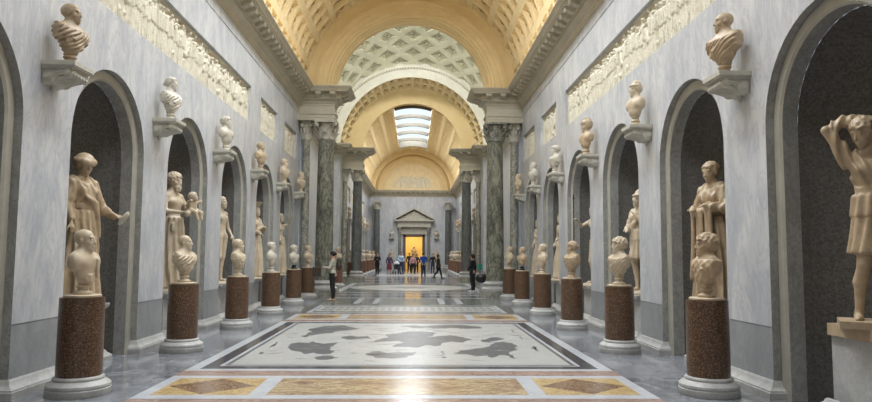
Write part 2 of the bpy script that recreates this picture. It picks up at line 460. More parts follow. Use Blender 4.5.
def make_bust(spec, mat, loc, face, res=.012, dark=False):
    """face: rotation about z so that local +Y points at the hall"""
    root = empty('marble_bust', loc, face)
    sdf_mesh('figure', bust_fn(spec), (-.27, -.22, .10), (.27, .26, .83 if spec.get('hair') not in ('tall', 'helmet') else .90), res, mat, root)
    socle(root, mat, dark)
    sc = spec.get('scale', 1.0); root.scale = (sc, sc, sc)
    return root
# ------------------------------------------------------------------ full figures (origin between the feet, facing +Y)
LEGS = dict(stand=((-.10, .00, .52), (-.11, -.03, .08), (.10, .06, .52), (.13, -.04, .08)),
            walk=((-.09, .16, .52), (-.09, .26, .09), (.09, -.02, .52), (.09, -.32, .13)),
            straight=((-.09, .0, .5), (-.09, -.03, .08), (.09, .0, .5), (.09, -.03, .08)))
def hand_d(P, wr, hd, r=.011):
    """palm and five fingers continuing from wrist wr towards hd"""
    w = Vector(wr); h = Vector(hd); d = (h-w).normalized(); u = d.cross(Vector((0, 0, 1)))
    if u.length < .2: u = d.cross(Vector((0, 1, 0)))
    u.normalize(); n = d.cross(u)
    D = rc(P, w, w+d*.065, .024, .032)
    for i, l in enumerate((.07, .08, .075, .06)):
        o = u*(.03-.02*i); a = w+d*.075+o*.9; b = a+d*l*.5+n*.008; c = b+d*l*.25+n*.03
        D = smin(D, rc(P, a, b, r, r*.95), .004); D = smin(D, rc(P, b, c, r*.95, r*.8), .004)
    t0 = w+d*.03+u*.03; t1 = t0+u*.03+d*.035+n*.01; t2 = t1+d*.03+n*.012
    D = smin(D, rc(P, t0, t1, r*1.15, r*1.1), .006); D = smin(D, rc(P, t1, t2, r*1.1, r*.85), .004)
    return D
DEF_ARMS = {-1: ((-.27, -.02, 1.16), (-.27, .12, .92)), 1: ((.27, -.02, 1.16), (.27, .12, .92))}
def body_d(P, sp, infl=0.0, parts='all'):
    lg = LEGS[sp.get('legs', 'stand')]; fem = sp.get('female', False); arms = dict(DEF_ARMS); arms.update(sp.get('arms', {}))
    sh = .165 if fem else .185; wst = .105 if fem else .125
    d = None
    def add(x, k=.03):
        nonlocal d; d = x if d is None else smin(d, x, k)
    if parts in ('all', 'torso'):
        add(el(P, (0, -.01, .99), (.16+infl, .115+infl, .13+infl)))
        add(el(P, (0, .0, 1.15), (wst+infl, .09+infl, .16)), .05)
        add(el(P, (0, .0, 1.33), (.155+infl, .11+infl, .16+infl)), .05)
        add(rc(P, (-sh+.02, -.01, 1.44), (sh-.02, -.01, 1.44), .062+infl), .04)
        add(el(P, (0, -.03, 1.49), (.13+infl, .07+infl, .06+infl)), .05)
        for s in (-1, 1):
            add(el(P, (s*.08, .055, 1.35), (.085+infl, .06+infl, .06+infl) if not fem else (.066, .07+infl, .066)), .03)
            if parts == 'all': add(el(P, (s*.075, -.08, .95), (.085, .075, .09)), .03)
    if parts in ('all',):
        add(rc(P, (0, -.015, 1.46), (0, .005, 1.60), .072, .060), .04)
    if parts in ('all', 'legs'):
        for s, kn, an in ((-1, lg[0], lg[1]), (1, lg[2], lg[3])):
            hp = (s*.09, 0, .95)
            add(rc(P, hp, kn, .098+infl, .060+infl), .03)
            if parts == 'legs': add(el(P, (0, -.01, .98), (.165+infl, .12+infl, .12)), .03)
            cf = ((kn[0]+an[0])/2, (kn[1]+an[1])/2-.02, kn[2]*.62+an[2]*.38)
            add(rc(P, kn, cf, .054+infl, .061+infl), .02); add(rc(P, cf, an, .054+infl, .034+infl), .02)
            if parts == 'all':
                add(rc(P, an, (an[0]+s*.01, an[1]+.0, .045), .034, .036), .02)
                add(rc(P, (an[0], an[1]-.03, .035), (an[0]+s*.02, an[1]+.13, .03), .035, .03), .02)
                add(rc(P, (an[0], an[1]+.10, .028), (an[0]+s*.03, an[1]+.17, .022), .03, .02), .015)
    if parts in ('all', 'torso', 'sleeves'):
        for s in (-1, 1):
            eb, hd = arms[s]; s0 = (s*sh, -.01, 1.44)
            if parts == 'all' and sp.get('armless') == s: add(rc(P, s0, [s0[i]*.6+eb[i]*.4 for i in range(3)], .055, .05), .02); continue
            add(rc(P, s0, eb, .052+infl, .040+infl), .02)
            wv = [eb[i]*.28+hd[i]*.72 for i in range(3)]
            if parts == 'all':
                add(rc(P, eb, wv, .040, .027), .015); add(hand_d(P, wv, hd), .01)
            elif sp.get('long_sleeves', True): add(rc(P, eb, wv, .042+infl, .032+infl), .015)
    return d
def statue_fn(sp):
    R = HR(sp.get('yaw', 0), sp.get('pitch', 0), sp.get('roll', 0)); hc = sp.get('head', (0, .03, 1.675)); s = .268; ph = sp.get('seed', 0)
    robe = sp.get('robe'); fem = sp.get('female', False)
    sway = sp.get('sway', .035)
    def fn(P0):
        P = P0.copy(); P[:, 0] += sway*np.sin(np.clip((P[:, 2]-.35)/1.1, 0, 1)*pi)
        d = body_d(P, sp)
        x, y, z = P[:, 0], P[:, 1], P[:, 2]
        ang = np.arctan2(x, y+.02)
        if robe in ('long', 'hip', 'short'):
            top = dict(long=1.5, hip=1.08, short=1.5)[robe]; bot = dict(long=.02, hip=.02 if sp.get('hip_long', True) else .55, short=.60)[robe]
            t = np.clip((1.1-z)/1.1, 0, 1)
            rx = .165+.11*t; ry = .125+.10*t
            r = np.sqrt((x/rx)**2+((y-.0)/ry)**2)
            fold = .019*(.5+t)*np.sin(ang*13+2.5*np.sin(z*3+ph)+ph)+.010*t*np.sin(ang*23+4*z+ph)+.035*np.exp(-((x-.10)/.09)**2-((z-.55)/.22)**2)*(y > 0)
            sk = (r-1)*np.minimum(rx, ry)*.9-fold
            sk = smax(sk, z-1.12, .03); sk = smax(sk, bot-z, .015)
            d = smin(d, sk, .03)
            if robe != 'hip':
                tt = body_d(P, dict(sp), .012, 'torso')-.010-.013*np.sin(x*75+6*np.sin(z*5+ph))
                tt = np.maximum(tt, 1.0-z); 
                for s3 in (() if sp.get('bare') else (-1, 1)):
                    eb = sp.get('arms', {}).get(s3, DEF_ARMS[s3])[0]; s0 = (s3*.165, -.01, 1.43); e1 = [s0[i]*.4+eb[i]*.6 for i in range(3)]
                    tt = smin(tt, rc(P, s0, e1, .068, .072)-.006*np.sin(x*90+z*50), .02)
                tt = smax(tt, -el(P, (0, .05, 1.55), (.11, .14, .12)), .01)
                tt = np.where(np.abs(x) > .30, 9, tt)
                d = smin(d, tt, .02)
                rr = np.sqrt((x/.145)**2+(y/.115)**2); d = smin(d, np.maximum((rr-1)*.12, np.abs(z-1.17)-.02)-.008, .02)
            else:
                for i in range(4):
                    d = smin(d, rc(P, (-.17, .03, 1.08-.035*i), (.17, .12, 1.0-.03*i), .026), .02)
            if robe == 'short':
                d = smin(d, np.maximum(sk+.0, .95-z)-.012, .02)
        if sp.get('mantle'):
            m = sp['mantle']
            for i in range(6):
                o = i*.030
                a = (m*(-.16+o*.6), -.02+.02*i, 1.50-.01*i); b = (m*(-.05+o), .15-.004*i, 1.26-.01*i); c = (m*(.17), .06+.01*i, 1.05-.05*i)
                d = smin(d, rc(P, a, b, .024), .014); d = smin(d, rc(P, b, c, .024, .022), .014)
            sheet = np.sqrt((x/.20)**2+((y+.03)/.15)**2)-1
            sheet = np.abs(sheet*.15)-.012-.009*np.sin(ang*19+ph)
            sheet = smax(sheet, np.maximum(z-1.48, .35-z), .02); sheet = smax(sheet, y-.01+m*x*.3, .02)
            d = smin(d, sheet, .02)
        if sp.get('hang'):      # heavy cloth gathered over the forearms, falling in vertical folds
            for i in range(7):
                xx = -.12+.05*i+.01*sin(i*2.3); yy = .20+.015*cos(i*1.9)
                d = smin(d, rc(P, (xx, yy-.02, 1.20-.01*i), (xx*1.1, yy-.03, .32), .027, .033), .012)
            d = smin(d, rc(P, (-.17, .14, 1.22), (.2, .15, 1.16), .05), .03)
        if sp.get('cape'):
            for i in range(3): d = smin(d, rc(P, (sp['cape']*(.14+.05*i), -.05, 1.46-.03*i), (sp['cape']*(.26+.02*i), -.02, .75), .035, .028), .02)
        if sp.get('trunk'):
            s2 = sp['trunk']; d = smin(d, rc(P, (s2*.2, -.13, 0), (s2*.17, -.11, .72), .075, .055)+.01*nz(P, 30), .02)
        return smin(d, head_all(P, hc, R, s, sp.get('hair', 'short'), sp.get('beard', False), fem), .012)
    return fn
def make_statue(sp, mat, loc, face, res=.017, plinth=.07):
    root = empty('marble_statue', loc, face); sc = sp.get('scale', 1.0)
    fig = sdf_mesh('figure', statue_fn(sp), (-.52 if sp.get('wide', 1) else -.36, -.30, 0.0), (.52 if sp.get('wide', 1) else .36, .62 if sp.get('reach') else .40, sp.get('top', 1.97)), res, mat, root)
    fig.location = (0, 0, plinth)
    b = MB()
    if sp.get('plinth') == 'box': b.box(-.27, .30, -.22, .27, 0, plinth+.012)
    else: b.lathe([(.30, 0), (.315, .01), (.31, plinth*.7), (.295, plinth+.012)], 20)
    b.build('plinth', mat, root, False)
    root.scale = (sc, sc, sc)
    return root

# ------------------------------------------------------------------ visitors
def cloth(name, c, rough=.8): 
    if name not in M: M[name] = plain(name, c, rough)
    return name
SKIN = plain('skin', (.50, .31, .22), .55); M['skin'] = SKIN
SKIND = plain('brown skin', (.24, .13, .08), .55); M['skin_dark'] = SKIND
def make_person(sp, loc, face, res=.016):
    root = empty('person', loc, face); h = sp.get('h', 1.65)/1.83; hc = sp.get('head', (0, .02, 1.68)); s = .245
    R = HR(sp.get('yaw', 0), sp.get('pitch', 0))
    fem = sp.get('female', False)
    def body(P):
        d = body_d(P, sp)
        d = smin(d, head_face(to_head(P, hc, R, s), False, fem)*s, .012)
        return d
    lo = (-.45, -.42, 0); hi = (.45, .50, 1.86)
    sdf_mesh('body', body, lo, hi, res, sp.get('skin', 'skin'), root)
    def top(P):
        d = body_d(P, sp, .016, 'torso')-.004*np.sin(P[:, 2]*60+5*P[:, 0])
        d = np.maximum(d, P[:, 2]-1.515)
        hem = sp.get('hem', .93)
        if hem < .85:
            t = np.clip((1.1-P[:, 2])/.5, 0, 1.3); r = np.sqrt((P[:, 0]/(.155+.07*t))**2+(P[:, 1]/(.125+.06*t))**2)
            d = smin(d, np.maximum((r-1)*.13-.006*np.sin(np.arctan2(P[:, 0], P[:, 1])*12), P[:, 2]-1.1), .02)
        return np.maximum(d, hem-P[:, 2])
    sdf_mesh(sp.get('top_name', 'jacket'), top, lo, hi, res, sp['top'], root)
    if sp.get('skirt'):
        def sk(P):
            t = np.clip((1.05-P[:, 2])/.5, 0, 1.2); r = np.sqrt((P[:, 0]/(.165+.06*t))**2+(P[:, 1]/(.135+.05*t))**2)
            d = (r-1)*.13-.008*np.sin(np.arctan2(P[:, 0], P[:, 1])*12)
            return np.maximum(d, np.maximum(P[:, 2]-1.0, .42-P[:, 2]))
        sdf_mesh('skirt', sk, lo, hi, res, sp['skirt'], root)
    else:
        def leg(P):
            d = body_d(P, sp, .016, 'legs'); return np.maximum(d, np.maximum(P[:, 2]-1.02, .07-P[:, 2]))
        sdf_mesh('trousers', leg, lo, hi, res, sp['legs_mat'], root)
    def hair(P):
        q = to_head(P, hc, R, s); return hair_d(q, sp.get('hair', 'short'), .01)*s
    sdf_mesh('hair', hair, (-.2, -.3, 1.35), (.2, .25, 1.93), res*.8, sp.get('hairmat', cloth('black hair', (.012, .01, .009), .6)), root)
    lg = LEGS[sp.get('legs', 'stand')]
    for sx, an in ((-1, lg[1]), (1, lg[3])):
        def shoe(P, an=an, sx=sx):
            z0 = an[2]-.08
            d = rc(P, (an[0], an[1]-.035, .04+z0), (an[0]+sx*.02, an[1]+.14, .035+z0), .046, .04)
            d = smin(d, rc(P, (an[0]+sx*.02, an[1]+.12, .033+z0), (an[0]+sx*.03, an[1]+.19, .03+z0), .04, .03), .02)
            return np.maximum(smin(d, rc(P, an, (an[0], an[1]-.01, .05+z0), .042, .045), .02), .001-P[:, 2])
        sdf_mesh('shoe', shoe, (an[0]-.12, an[1]-.14, 0), (an[0]+.12, an[1]+.3, an[2]+.08), .012, sp['shoes'], root)
    root.scale = (h, h, h)
    return root
# ------------------------------------------------------------------ architecture dimensions (metres)
WX = 4.257; ZS = 3.085; RA = 1.155; RI = .995; D1 = .10; D2 = .29
SP_ = 3.365; N0 = 9.77; ZC = 7.70; Y1 = 24.9; Y2 = 39.9; YE = 64.8; YC = 32.4
NICHE_Y = [N0+SP_*k for k in range(-2, 5)]
PIER_Y = [N0-SP_/2+SP_*k for k in range(-2, 7)]
def mir(y): return 2*YC-y
PANELS = [(6.0, 17.8), (18.95, 21.27), (22.45, 24.75)]
PZ0, PZ1 = 5.09, 6.08

def arch_pts(r, n=20, z0=0.0):
    p = [(-r, z0), (-r, ZS*.5), (-r, ZS)]
    p += [(-r*cos(pi*i/n), ZS+r*sin(pi*i/n)) for i in range(1, n)]
    return p+[(r, ZS), (r, ZS*.5), (r, z0)]

def nave_wall(side, flip=False):
    """one long wall; side -1 left, +1 right; flip = the far hall beyond the crossing"""
    fy = (lambda y: mir(y)) if flip else (lambda y: y)
    X = lambda d: side*(WX+d)
    m = MB()
    ys = [0.0]
    ZT = 4.55
    for c in NICHE_Y:
        a, b = c-RA, c+RA
        m.quad((X(0), fy(ys[-1]), .80), (X(0), fy(a), .80), (X(0), fy(a), ZT), (X(0), fy(ys[-1]), ZT))
        pts = [q for q in arch_pts(RA, 28) if q[1] >= ZS-.001]
        for (u0, z0), (u1, z1) in zip(pts, pts[1:]):
            m.quad((X(0), fy(c+u0), z0), (X(0), fy(c+u1), z1), (X(0), fy(c+u1), ZT), (X(0), fy(c+u0), ZT))
        ys.append(b)
    m.quad((X(0), fy(ys[-1]), .80), (X(0), fy(Y1), .80), (X(0), fy(Y1), ZT), (X(0), fy(ys[-1]), ZT))
    m.quad((X(0), fy(Y1), 0), (X(0), fy(25.6), 0), (X(0), fy(25.6), 7.0), (X(0), fy(Y1), 7.0))
    m.quad((X(0), fy(0), ZT), (X(0), fy(Y1), ZT), (X(0), fy(Y1), PZ0), (X(0), fy(0), PZ0))
    e = [0.0]+[v for p in PANELS for v in p]+[Y1]
    for i in range(0, len(e), 2):
        m.quad((X(0), fy(e[i]), PZ0), (X(0), fy(e[i+1]), PZ0), (X(0), fy(e[i+1]), PZ1), (X(0), fy(e[i]), PZ1))
    m.quad((X(0), fy(0), PZ1), (X(0), fy(Y1), PZ1), (X(0), fy(Y1), 6.87), (X(0), fy(0), 6.87))
    # thin groove then the plain frieze band
    for (d, z0, z1) in ((.03, 6.87, 6.905), (0, 6.905, 7.5)):
        m.quad((X(d), fy(0), z0), (X(d), fy(Y1), z0), (X(d), fy(Y1), z1), (X(d), fy(0), z1))
    for z in (6.87, 6.905): m.quad((X(0), fy(0), z), (X(0), fy(Y1), z), (X(.03), fy(Y1), z), (X(.03), fy(0), z))
    for a, b in PANELS:      # recess sides
        for (y0, z0), (y1, z1) in (((a, PZ0), (b, PZ0)), ((b, PZ0), (b, PZ1)), ((b, PZ1), (a, PZ1)), ((a, PZ1), (a, PZ0))):
            m.quad((X(0), fy(y0), z0), (X(0), fy(y1), z1), (X(.14), fy(y1), z1), (X(.14), fy(y0), z0))
    nm = ('wall_left' if side < 0 else 'wall_right')+('_far' if flip else '')
    w = m.build(nm, 'wall'); tag(w, kind='structure')
    # dado
    dm = MB(); prev = 0.0
    for c in NICHE_Y+[None]:
        a = c-RA if c else Y1
        dm.quad((X(0), fy(prev), 0), (X(0), fy(a), 0), (X(0), fy(a), .785), (X(0), fy(prev), .785))
        dm.quad((X(.006), fy(prev), .785), (X(.006), fy(a), .785), (X(.006), fy(a), .80), (X(.006), fy(prev), .80))
        prev = c+RA if c else None
    dm.build('dado', 'dado', w)
    for c in NICHE_Y:
        cy = fy(c)
        r1 = MB(); P0 = arch_pts(RA, 28); P1 = arch_pts(RI, 28)
        def ring(mb, A, da, B, db):
            for (a0, b0), (a1, b1) in zip(zip(A, B), zip(A[1:], B[1:])):
                mb.quad((X(da), cy+a0[0], a0[1]), (X(da), cy+a1[0], a1[1]), (X(db), cy+b1[0], b1[1]), (X(db), cy+b0[0], b0[1]))
        ring(r1, P0, 0, P0, D1)
        ring(r1, P1, D1+.012, P1, D2)
        r1.build('niche_reveal', 'reveal', w, True, 30)
        r2 = MB(); Pm = arch_pts(RA-.02, 28); Pn = arch_pts(RI+.03, 28)
        ring(r2, P0, D1, Pm, D1-.012); ring(r2, Pm, D1-.012, Pn, D1-.012); ring(r2, Pn, D1-.012, P1, D1+.012)
        r2.build('niche_ring', 'ringstone', w, True, 30)
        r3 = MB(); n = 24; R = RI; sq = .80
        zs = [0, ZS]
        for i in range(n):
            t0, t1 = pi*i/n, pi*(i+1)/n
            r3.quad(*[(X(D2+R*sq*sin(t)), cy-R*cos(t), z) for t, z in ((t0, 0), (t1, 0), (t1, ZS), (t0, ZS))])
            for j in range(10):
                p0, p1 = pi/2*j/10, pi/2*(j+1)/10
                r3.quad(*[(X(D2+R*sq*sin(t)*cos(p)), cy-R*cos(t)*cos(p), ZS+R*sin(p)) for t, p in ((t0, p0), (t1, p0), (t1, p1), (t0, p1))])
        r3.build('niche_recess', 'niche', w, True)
    # baseboard: path round each pier into the jambs
    bm_ = MB(); prof = [(.0, .20), (.015, .20), (.022, .185), (.03, .175), (.035, .15), (.07, .115), (.095, .10), (.095, .085), (.115, .08), (.115, 0)]
    prev = 0.0
    for c in NICHE_Y+[None]:
        a = c-RA if c else Y1
        path = []
        if prev > .01: path += [(X(D2), fy(prev-(RA-RI))), (X(D1), fy(prev-(RA-RI))), (X(D1), fy(prev))] if False else [(X(D1), fy(prev))]
        path += [(X(0), fy(prev)), (X(0), fy(a))]
        if c: path += [(X(D1), fy(a))]
        L = (side < 0) == (not flip)
        if L: path = path[::-1]
        sweep(bm_, path, prof)
        prev = c+RA if c else None
    tag(bm_.build('baseboard_'+('left' if side < 0 else 'right')+('_far' if flip else ''), 'base', None, True, 35), kind='structure')
    return w
WALLS = {(s, f): nave_wall(s, f) for s in (-1, 1) for f in (False, True)}

# ------------------------------------------------------------------ carved friezes
def relief(side, y0, y1, z0, z1, seed, name='relief_frieze', plane=None, axis='y'):
    rng = np.random.RandomState(seed); L = y1-y0; H = z1-z0; res = .016 if y0 < 26 else .035
    nu, nv = int(L/res)+1, int(H/res)+1
    U, Vv = np.meshgrid(np.linspace(0, L, nu), np.linspace(0, H, nv), indexing='ij')
    h = np.zeros_like(U)
    def cap(ax, ay, bx, by, r, k=1.0):
        nonlocal h
        dx, dy = bx-ax, by-ay; t = np.clip(((U-ax)*dx+(Vv-ay)*dy)/max(dx*dx+dy*dy, 1e-6), 0, 1)
        d2 = (U-ax-t*dx)**2+(Vv-ay-t*dy)**2
        h = np.maximum(h, np.sqrt(np.maximum(r*r-d2, 0))*k)
    u = .10
    g = H/1.0
    while u < L-.10:
        kind = rng.rand(); hh = g*(.72+.16*rng.rand()); base = .03
        lean = rng.uniform(-.07, .07)
        if kind < .72:
            cap(u+lean, base+hh, u+lean, base+hh+.01, .040*g, 2.1)
            cap(u+lean*.8, base+hh*.84, u+lean*.3, base+hh*.52, .050*g, 1.7)
            cap(u+lean*.3, base+hh*.5, u-.07*rng.rand(), base, .034*g, 1.9); cap(u+lean*.3, base+hh*.5, u+.09*rng.rand(), base, .034*g, 1.9)
            for s in (-1, 1): 
                ex, ey = u+s*rng.uniform(.07, .13), base+hh*rng.uniform(.62, .9)
                cap(u+lean*.7, base+hh*.8, ex, ey, .024*g, 2.6); cap(ex, ey, ex+rng.uniform(-.08, .08), ey+rng.uniform(-.12, .16), .02*g, 3.2)
            for k in range(4): o = rng.uniform(-.06, .06); cap(u+o, base+hh*.75, u+o*1.6, base+.10, .015, 2.2)
        elif kind < .9:      # horse
            cap(u-.12, base+hh*.52, u+.12, base+hh*.5, .07*g, .7); cap(u+.12, base+hh*.56, u+.2, base+hh*.86, .05*g); cap(u+.2, base+hh*.86, u+.27, base+hh*.72, .036*g)
            for o in (-.15, -.1, .1, .15): cap(u+o, base+hh*.45, u+o+rng.uniform(-.05, .05), base, .022*g)
            cap(u, base+hh*.98, u, base+hh*.62, .05*g); u += .12
        else:
            cap(u, base+hh*.3, u+.02, base+hh*.8, .02, 1); cap(u-.05, base+hh*.9, u+.05, base+hh, .045); cap(u-.04, base+hh*.2, u+.07, base+hh*.25, .05)
        u += rng.uniform(.06, .115)*g**.5
    lowf = np.sin(U*9+seed)*np.sin(U*23)*.008
    h = np.minimum(h, .088)+lowf*(h > .01)+.006*np.sin(U*61+3*np.sin(Vv*40))*np.sin(Vv*53+U*9)
    edge = np.minimum(np.minimum(U, L-U), np.minimum(Vv, H-Vv)); h[edge < .02] = .07 if axis == 'y' else 0
    if axis == 'x': h = h*(np.hypot(U-L/2, (Vv+.35)) < 1.95)
    if L > 5:
        for q in (L*.22, L*.46, L*.70, L*.86): h[np.abs(U-q) < .035] = .04
    h[0], h[-1], h[:, 0], h[:, -1] = 0, 0, 0, 0
    if axis == 'y':
        x = side*(WX+.135-h); pts = np.stack([x, y0+U, z0+Vv], -1)
    else:
        pts = np.stack([y0+U, plane-h, z0+Vv], -1)
    I = np.arange(nu*nv).reshape(nu, nv)
    F = np.stack([I[:-1, :-1], I[1:, :-1], I[1:, 1:], I[:-1, 1:]], -1).reshape(-1, 4)
    if side > 0: F = F[:, ::-1]
    mb = MB(); mb.v = [tuple(p) for p in pts.reshape(-1, 3).tolist()]; mb.f = [tuple(f) for f in F.tolist()]; mb.mi = [0]*len(F)
    # backing block so the panel has thickness
    if axis == 'y': mb.box(side*(WX+.138), side*(WX+.16), y0, y1, z0, z1)
    return mb.build(name, 'relief', None, True, 50)
ORD = ['nearest', 'second', 'third']
for s, sn in ((-1, 'left'), (1, 'right')):
    for i, (a, b) in enumerate(PANELS):
        o = relief(s, a+.01, b-.01, PZ0+.01, PZ1-.01, 11+i*3+(s > 0))
        lab = [f'long ivory relief frieze of crowded figures high on the {sn} wall',
               f'short ivory relief panel on the {sn} wall beyond the long frieze',
               f'small ivory relief panel on the {sn} wall, closest to the first column'][i]
        tag(o, lab, 'relief', 'ivory relief panels high on the walls')
        o2 = relief(s, mir(b)+.01, mir(a)-.01, PZ0+.01, PZ1-.01, 31+i*3+(s > 0))
        tag(o2, [f'long relief frieze on the far {sn} wall, running to the end wall',
                 f'middle relief panel of three on the far {sn} wall',
                 f'short relief panel just behind the far {sn} column'][i], 'relief', 'ivory relief panels high on the walls')

# ------------------------------------------------------------------ cornice
FR = [(-WX, 0), (-WX, 24.9), (-2.88, 24.9), (-2.88, 25.62), (-4.1, 25.62), (-4.1, 27.0), (-4.9, 27.0), (-4.9, 37.8), (-4.1, 37.8), (-4.1, 39.18), (-2.88, 39.18), (-2.88, 39.9), (-WX, 39.9), (-WX, 64.8)]
CPROF = [(0, 7.18), (.02, 7.18), (.02, 7.24), (.05, 7.26), (.07, 7.30), (.07, 7.33), (.16, 7.38), (.20, 7.40), (.20, 7.46), (.24, 7.47), (.24, 7.62), (.52, 7.625), (.53, 7.63), (.53, 7.67), (.56, 7.67), (.57, 7.69), (.62, 7.74), (.66, 7.78), (.66, 7.81), (0, 7.86)]
def cornice(path, name):
    m = MB(); sweep(m, path, [(-o, z) for o, z in CPROF])
    c = m.build(name, 'cornice', None, True, 30); tag(c, kind='structure')
    md = MB(); dn = MB()
    P = [Vector(p) for p in path]
    for i, (a, b) in enumerate(zip(P, P[1:])):
        d = (b-a); L = d.length; d.normalize(); n = Vector((d.y, -d.x))
        def conv(j):
            if j <= 0 or j >= len(P)-1: return 0
            e = (P[j]-P[j-1]).normalized(); f = (P[j+1]-P[j]).normalized(); return e.x*f.y-e.y*f.x
        s0 = .24 if conv(i) < 0 else 0; s1 = .24 if conv(i+1) < 0 else 0    # concave corners
        e0 = .24 if conv(i) > 0 else 0; e1 = .24 if conv(i+1) > 0 else 0
        A0 = -e0+ (.53 if s0 else 0); A1 = L+e1-(.53 if s1 else 0)
        if A1-A0 < .2: continue
        k = max(1, round((A1-A0)/.47)); st = (A1-A0)/k
        for j in range(k+0):
            t = A0+st*(j+.5)
            def corner(tt, oo): q = a+d*tt+n*oo; return (q.x, q.y)
            w = .105
            vs = []
            for z, o1 in ((7.572, .49), (7.525, .49), (7.49, .42), (7.475, .30)): pass
            prof = [(.235, 7.623), (.49, 7.623), (.49, 7.56), (.46, 7.52), (.40, 7.53), (.34, 7.49), (.235, 7.475)]
            for q in (-w, w): vs += [(*corner(t+q, o), z) for o, z in prof]
            n_ = len(prof); fs = [(i2, (i2+1) % n_, n_+(i2+1) % n_, n_+i2) for i2 in range(n_)]+[tuple(reversed(range(n_))), tuple(range(n_, 2*n_))]
            md.add(vs, fs)
        kk = int((A1-A0)/.11)
        for j in range(kk):
            t = A0+(A1-A0)/kk*(j+.5); vs = [(*corner(t+q, o), z) for q in (-.032, .032) for o, z in ((.195, 7.46), (.235, 7.46), (.235, 7.405), (.195, 7.405))]
            dn.add(vs, [(0, 1, 5, 4), (1, 2, 6, 5), (2, 3, 7, 6), (3, 0, 4, 7), (3, 2, 1, 0), (4, 5, 6, 7)])
    for nm, mm in (('modillions', md), ('dentils', dn)):
        if mm.f: tag(mm.build(nm, 'cornice', c), kind='stuff')
    return c
cornice(FR, 'trim_1')
cornice([(-x, y) for x, y in FR][::-1], 'trim_2')
cornice([(-WX, 64.8), (WX, 64.8)], 'trim_3')

# frieze blocks over the columns, piers of the crossing
def slab_poly(m, pts, z0, z1):
    n = len(pts); m.add([(x, y, z0) for x, y in pts]+[(x, y, z1) for x, y in pts], [tuple(reversed(range(n))), tuple(range(n, 2*n))]+[(i, (i+1) % n, n+(i+1) % n, n+i) for i in range(n)])
k = 0
for s, sn in ((-1, 'left'), (1, 'right')):
    for f in (False, True):
        fy = mir if f else (lambda y: y)
        m = MB(); m.box(s*2.88, s*4.6, fy(24.9), fy(25.62), 6.66, 7.45)
        for z0, z1, o in ((6.62, 6.72, .0), (6.72, 6.84, .015), (6.84, 6.90, .05)):
            m.box(s*(2.878-o), s*4.26, fy(24.898-o), fy(25.622+o), z0, z1+.004)
        e = m.build('wall_%s_%s' % ('far' if f else 'near', sn)+'_lintel', 'cornice'); tag(e, kind='structure')
        m = MB(); m.box(s*4.1, s*5.3, fy(25.62), fy(27.0), 0, 7.8); m.box(s*(4.1-.05), s*5.3, fy(25.6), fy(27.05), 0, .45)
        tag(m.build('wall_%s_%s_pier' % ('far' if f else 'near', sn), 'wall'), kind='structure')
# crossing side walls
for s, sn in ((-1, 'left'), (1, 'right')):
    m = MB(); m.quad((s*4.9, 27, 0), (s*4.9, 37.8, 0), (s*4.9, 37.8, 13), (s*4.9, 27, 13))
    tag(m.build('wall_%s_crossing' % sn, 'wall'), kind='structure')

# ------------------------------------------------------------------ vaults
def cyl(r, x0=0, zc=ZC):
    return lambda a, y, dr=0: ((r+dr)*cos(a), y, zc+(r+dr)*sin(a))
def coffer(m, mp, u0, u1, v0, v1, steps, n=3, mats=(0, 0), rosette=None):
    """steps: list of (inset_u, inset_v, depth)"""
    def loop(iu, iv, dr):
        a, b, c, d = u0+iu, u1-iu, v0+iv, v1-iv; pts = []
        for i in range(n): pts.append(mp(a+(b-a)*i/n, c, dr))
        for i in range(n): pts.append(mp(b, c+(d-c)*i/n, dr))
        for i in range(n): pts.append(mp(b+(a-b)*i/n, d, dr))
        for i in range(n): pts.append(mp(a, d+(c-d)*i/n, dr))
        return pts
    loops = [loop(0, 0, 0)]; pd = 0
    for iu, iv, dp in steps:
        loops.append(loop(iu, iv, pd)); loops.append(loop(iu, iv, dp)); pd = dp
    k = 4*n; vs = [p for l in loops for p in l]; fs = []
    m.cur = mats[0]
    for j in range(len(loops)-1):
        for i in range(k): fs.append((j*k+i, j*k+(i+1) % k, (j+1)*k+(i+1) % k, (j+1)*k+i))
    fs.append(tuple((len(loops)-1)*k+i for i in range(k)))
    m.add(vs, fs)
    if rosette:
        m.cur = mats[1]; uc, vc = (u0+u1)/2, (v0+v1)/2; ru, rv = rosette; d = pd; pet = []
        N = 16; c = mp(uc, vc, d-.14); r0 = []; r1 = []
        for i in range(N):
            t = 2*pi*i/N; q = 1 if i % 2 == 0 else .62
            r0.append(mp(uc+ru*q*cos(t), vc+rv*q*sin(t), d-.012)); r1.append(mp(uc+ru*.5*cos(t), vc+rv*.5*sin(t), d-.07 if i % 2 == 0 else d-.03))
        m.add([c]+r1+r0, [(0, 1+i, 1+(i+1) % N) for i in range(N)]+[(1+i, 1+N+i, 1+N+(i+1) % N, 1+(i+1) % N) for i in range(N)])
        m.cur = mats[0]
R19 = radians(19)
